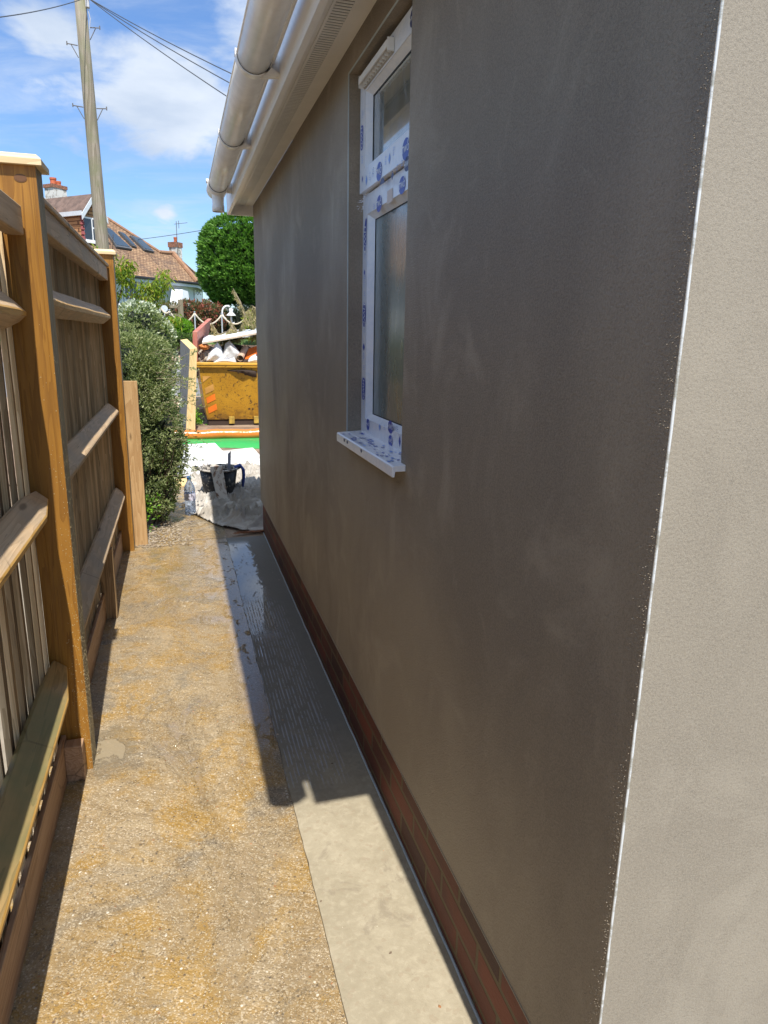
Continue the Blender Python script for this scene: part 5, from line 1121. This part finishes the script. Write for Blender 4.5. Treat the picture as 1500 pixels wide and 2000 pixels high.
for (a, c, z0_, z1_) in ((.05,.46,.07,.93),(.53,.95,.62,.93),(.53,.95,.07,.54)):
    p0, p1_ = A+ev*W_*a, A+ev*W_*c; q = nv*.083; b.prism([Vector((p0.x,p0.y,zbm+hh*z0_))+q, Vector((p1_.x,p1_.y,zbm+hh*z0_))+q, Vector((p1_.x,p1_.y,zbm+hh*z1_))+q, Vector((p0.x,p0.y,zbm+hh*z1_))+q], nv*.006)
b.build('pane', M['glass_far'], w)
# chimneys
t = NT('flaking_white'); p = t.pos(); t.set('Base Color', t.mix(t.rng(t.noise(5, 6, .7, .4, p), .48, .6), (.68,.67,.62), (.30,.27,.23))); t.set('Roughness', .85); M['flake'] = t.m
M['terra'] = plain('terracotta', (.50,.13,.055), .7, var=.15); M['chbrick'] = plain('chimney_brick', (.28,.13,.08), .85, var=.4, bump=.03, bs=10, vs=14)
def chimney(px0, px1, pyb, pyt, pycap, pots, Y, w2):
    A, B = onY(px0, pyb, Y), onY(px1, pyb, Y); zt2 = onY(px0, pyt, Y).z; zc = onY(px0, pycap, Y).z; b = MB(); wdt = B.x-A.x
    def rb(x0, x1, z0, z1, g, m): # rotated box
        c0 = Vector(((x0+x1)/2, Y+.5, 0)); h1 = ev*((x1-x0)*.5/.69*.62+g); h2 = nv*(w2+g)*.5
        b.prism([c0-h1+h2+Vector((0,0,z0)), c0+h1+h2+Vector((0,0,z0)), c0+h1-h2+Vector((0,0,z0)), c0-h1-h2+Vector((0,0,z0))], (0,0,z1-z0), m)
    rb(A.x, B.x, A.z-2.2, zt2, 0, 0); rb(A.x, B.x, zt2, zc, .05, 1)
    for (px, pw, pyT) in pots:
        c = onY(px, pycap, Y); zt3 = onY(px, pyT, Y).z; r = pw/2*Y/F_PX; b.lathe([(r*1.05,zc-.02),(r,zc+.05),(r*.95,zt3-.1),(r*1.1,zt3-.08),(r*1.1,zt3),(r*.8,zt3),(r*.7,zc)], (c.x, Y+.5, 0), 14, 2)
    return b.build('chimney', [M['flake'], M['chbrick'], M['terra']], rf)
chimney(88, 125, 382, 364, 357, ((101,10,343),(111,8,350)), 38, .6)
chimney(334, 353, 500, 481, 471, ((343,6,461),), 41, .5)
b = MB(); a0 = onY(347,500,41); a1 = onY(344,432,41); b.tube([a0, a1], .018, 5); c = onY(344,438,41); b.tube([c+Vector((-.1,0,0)), onY(366,435,40.5)], .012, 5); c = onY(349,438,41); b.tube([c+Vector((0,0,.18)), c-Vector((0,0,.2))], .015, 5); b.build('aerial', M['iron'], rf)

# ------------------------------------------------------------------ front gardens opposite
def gtop(y): return 1.5 if y < 26 else 1.6
# clipped conifer
TP = thing('clipped_conifer', onY(470,650,25), 'big dark green clipped conifer with a rounded dome crown beside the house wall', 'tree')
cx_, top_z, bot_z, ry_ = 0, onY(450,415,25).z, onY(450,598,25).z, 1.8
cX = onY(494,500,25).x
def crown_r(f):   # f 0 bottom .. 1 top
    return 1.70*(.66+.34*min(1, f/.28)**.7 if f < .28 else 1. if f < .62 else math.sqrt(max(0, 1-((f-.62)/.38)**2.4)))
b = MB(); n_h = bot_z; Hh = top_z-bot_z
for k in range(52000):
    f = random.random(); th_ = random.uniform(-math.pi, math.pi)
    if math.sin(th_) > .35: continue
    g = Vector((math.cos(th_), math.sin(th_), 0)); bump_ = 1+.06*MN.noise(Vector((g.x*4, g.y*4, f*6)))+.055*MN.noise(Vector((g.x*14, g.y*14, f*22))); dd = random.random()**2*.28
    r_ = crown_r(f)*bump_-dd; 
    if r_ < 0: continue
    c = Vector((cX+g.x*r_, 25.6+g.y*r_, bot_z+f*Hh*(1+.02*bump_))); cl = MN.noise(c*5.5); 
    if cl < -.16 and dd < .15: continue
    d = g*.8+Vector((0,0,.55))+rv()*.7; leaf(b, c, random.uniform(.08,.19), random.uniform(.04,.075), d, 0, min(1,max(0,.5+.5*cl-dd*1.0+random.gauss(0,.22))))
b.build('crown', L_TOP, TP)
b = MB(); seg = 24; rr = 14; vs = []
for i in range(rr+1):
    f = i/rr; r_ = max(0,crown_r(min(f,.999))-.22)
    for j in range(seg): th_ = 2*math.pi*j/seg; vs.append((cX+r_*math.cos(th_), 25.6+r_*math.sin(th_), bot_z+.12+f*(Hh-.3)))
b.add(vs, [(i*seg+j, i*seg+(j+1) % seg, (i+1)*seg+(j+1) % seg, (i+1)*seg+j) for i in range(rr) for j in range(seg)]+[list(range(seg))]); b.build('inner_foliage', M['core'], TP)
b = MB(); b.tube([(cX,25.6,1.3),(cX,25.6,bot_z+.6)], [.16,.13], 10); b.build('trunk', M['bark'], TP)
def bush(name, label, px0, px1, pyt, pyb, Y, mat_, L, n, group=None, cat='shrub', core=True, dy=.5, nb=5):
    A, B = onY(px0, pyb, Y), onY(px1, pyt, Y); w = B.x-A.x; h = B.z-A.z; bl_ = []
    for k in range(nb):
        f = (k+.5)/nb; bl_.append((A.x+w*f, Y+random.uniform(-.1,.1), A.z+h*.45+random.uniform(-.05,.06)*h, w/nb*.95, dy, h*.52*random.uniform(.9,1.05)))
    T_, q = shrub(name, label, cat, (A.x+w*.5, Y, A.z-.1), bl_, n, L, mat_, twigs=8, trunkr=.03, dens=.6); corecells(T_, q, M['core'], .72); return T_
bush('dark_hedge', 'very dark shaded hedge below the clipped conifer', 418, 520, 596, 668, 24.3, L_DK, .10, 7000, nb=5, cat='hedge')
bush('red_tipped_shrub', 'shrub with red tipped leaves in front of the white bungalow', 356, 432, 588, 645, 24.0, L_PH, .10, 7000, nb=4)
bush('bright_green_bush', 'small rounded bright green bush left of the skip', 322, 364, 620, 652, 21.9, L_BR, .08, 3500, nb=2)
bush('low_hedge', 'low clipped green hedge above the tan garden wall', 328, 378, 650, 676, 21.6, leafmat('mid_green_leaf', [(.05,.10,.02),(.10,.18,.03),(.16,.25,.05)], .3), .06, 4500, nb=3, cat='hedge')
bush('mixed_border', 'brown and green border plants behind the rope fence', 270, 345, 585, 640, 24.6, leafmat('mixed_leaf', [(.05,.09,.02),(.12,.14,.04),(.24,.17,.07),(.10,.2,.04)], .3), .09, 5000, nb=4)
bush('yellow_shrub', 'yellow green shrub to the right behind the dead branches', 484, 520, 604, 660, 22.5, L_YG, .10, 2500, nb=2)
# low garden wall
b = MB(); A = onY(345,672,22.4); b.box(-6, 6, 22.35, 22.6, .7, A.z); o = b.build('garden_wall', M['tan'], origin=(0,22.4,.7)); tag(o, 'low tan garden wall along the far pavement below the hedge', 'wall')
b = MB(); A = onY(225,590,27); b.box(-6, onY(270,590,27).x, 27, 27.25, 1.2, onY(225,597,27).z); b.box(-6.05, onY(270,590,27).x+.05, 26.95, 27.3, onY(225,597,27).z, onY(225,592,27).z)
o = b.build('white_garden_wall', M['wallw'], origin=(-3,27,1.2)); tag(o, 'white rendered garden wall glimpsed left of the white blossom', 'wall')
# rope fence
RF = thing('rope_fence', onY(400,650,22.7), 'pale rope swagged between thin metal posts above the garden hedge', 'fence')
tops = [(312,598),(331,608),(380,612),(433,615),(486,612),(530,606)]; tp = [onY(x, y, 22.7) for x, y in tops]
for p_ in tp:
    b = MB(); b.tube([p_-Vector((0,0,.85)), p_+Vector((0,0,.02))], .022, 8); b.lathe([(0,.02),(.03,.03),(.03,.05),(0,.06)], p_, 8); b.build('post', plain('galvanised', (.50,.54,.58), .4, .3), RF)
b = MB()
for i in range(len(tp)-1): n = 12; b.tube([tp[i].lerp(tp[i+1], k/n)-Vector((0,0,.30*4*(k/n)*(1-k/n)*(.4 if i == 0 else 1))) for k in range(n+1)], .024, 6)
b.build('rope', plain('pale_rope', (.60,.54,.42), .9), RF, True)
# wooden post with slatted rail
b = MB(); A, B = onY(350,640,23.2), onY(356,585,23.2); b.box(A.x, B.x+.02, 23.2, 23.3, A.z-.3, B.z); A2 = onY(331,640,23.25)
for y in (598, 614, 628): q = onY(331, y, 23.25); b.box(q.x, A.x, 23.24, 23.28, q.z-.05, q.z+.03)
q0, q1 = onY(335,586,23.25), onY(352,606,23.25); b.prism([q0, q1, q1-Vector((0,0,.06)), q0-Vector((0,0,.06))], (0,.03,0))
o = b.build('wooden_fence', wood('grey_brown_fence', (.22,.19,.12), (.33,.29,.2), 'Z', .5, .8, knots=False), origin=A); tag(o, 'short grey wooden post and rail fence left of the red tipped shrub', 'fence')
# white anchor ornament
b = MB(); c = onY(450, 612, 22.9); 
b.tube([c+Vector((-.09+.16*math.cos(q), 0, .02+.20*math.sin(q))) for q in [rad(60+k*15) for k in range(14)]], .026, 6)
b.lathe([(0,.12),(.06,.10),(.07,.04),(.05,0),(.14,-.09),(.16,-.11),(0,-.12)], c+Vector((.02,0,.04)), 12); b.tube([c+Vector((.02,0,-.08)), c+Vector((.03,0,-.45))], .03, 6); b.tube([c+Vector((-.06,0,-.30)), c+Vector((.12,0,-.28))], .03, 6)
o = b.build('garden_ornament', plain('white_ornament', (.80,.80,.80), .4), smooth=True, origin=c); tag(o, 'white curled garden ornament against the dark hedge', 'ornament')
b = MB(); c = onY(321, 603, 22.8); b.disc(c+Vector((0,-.03,0)), Vector((1,0,0)), UZ, .10, .10, 0, 18); b.lathe([(0,0),(.0,0)], c, 4); b.tube([c+Vector((0,-.028,0)), c+Vector((0,.03,0))], .10, 18); b.tube([c-Vector((0,0,.1)), c-Vector((0,0,.7))], .02, 6)
o = b.build('round_sign', plain('pale_blue_white', (.55,.62,.68), .4, var=.2, vs=30), origin=c); tag(o, 'small round pale blue disc on a stick among the border plants', 'sign')
b = MB(); A = onY(366,650,21.7); b.box(A.x-.04, A.x+.05, 21.7, 21.8, A.z-.2, onY(366,632,21.7).z); o = b.build('slate_post', plain('slate', (.14,.13,.16), .7, var=.3), origin=A); tag(o, 'short dark slate post right of the bright green bush', 'post')
# loose weeds between timber and skip
b = MB()
for k in range(260): c = Vector((.26+random.gauss(0,.05), 12.3+random.gauss(0,.12), abs(random.gauss(0,.1)))); leaf(b, c, .05, .025, rv()+Vector((0,0,.5)), 0)
o = b.build('weed_clump', L_BR); tag(o, 'clump of green weeds growing at the left foot of the skip', 'weeds', kind='stuff')
# neighbour's side: hedge behind the fence gives the reflections their dark green
bush('neighbour_hedge', 'tall green hedge behind the left fence seen through its gaps', -10, 10, 600, 700, 5., L_COT, .06, 10, nb=1) if False else None
print('faces', sum(len(o.data.polygons) for o in bpy.data.objects if o.type == 'MESH'))
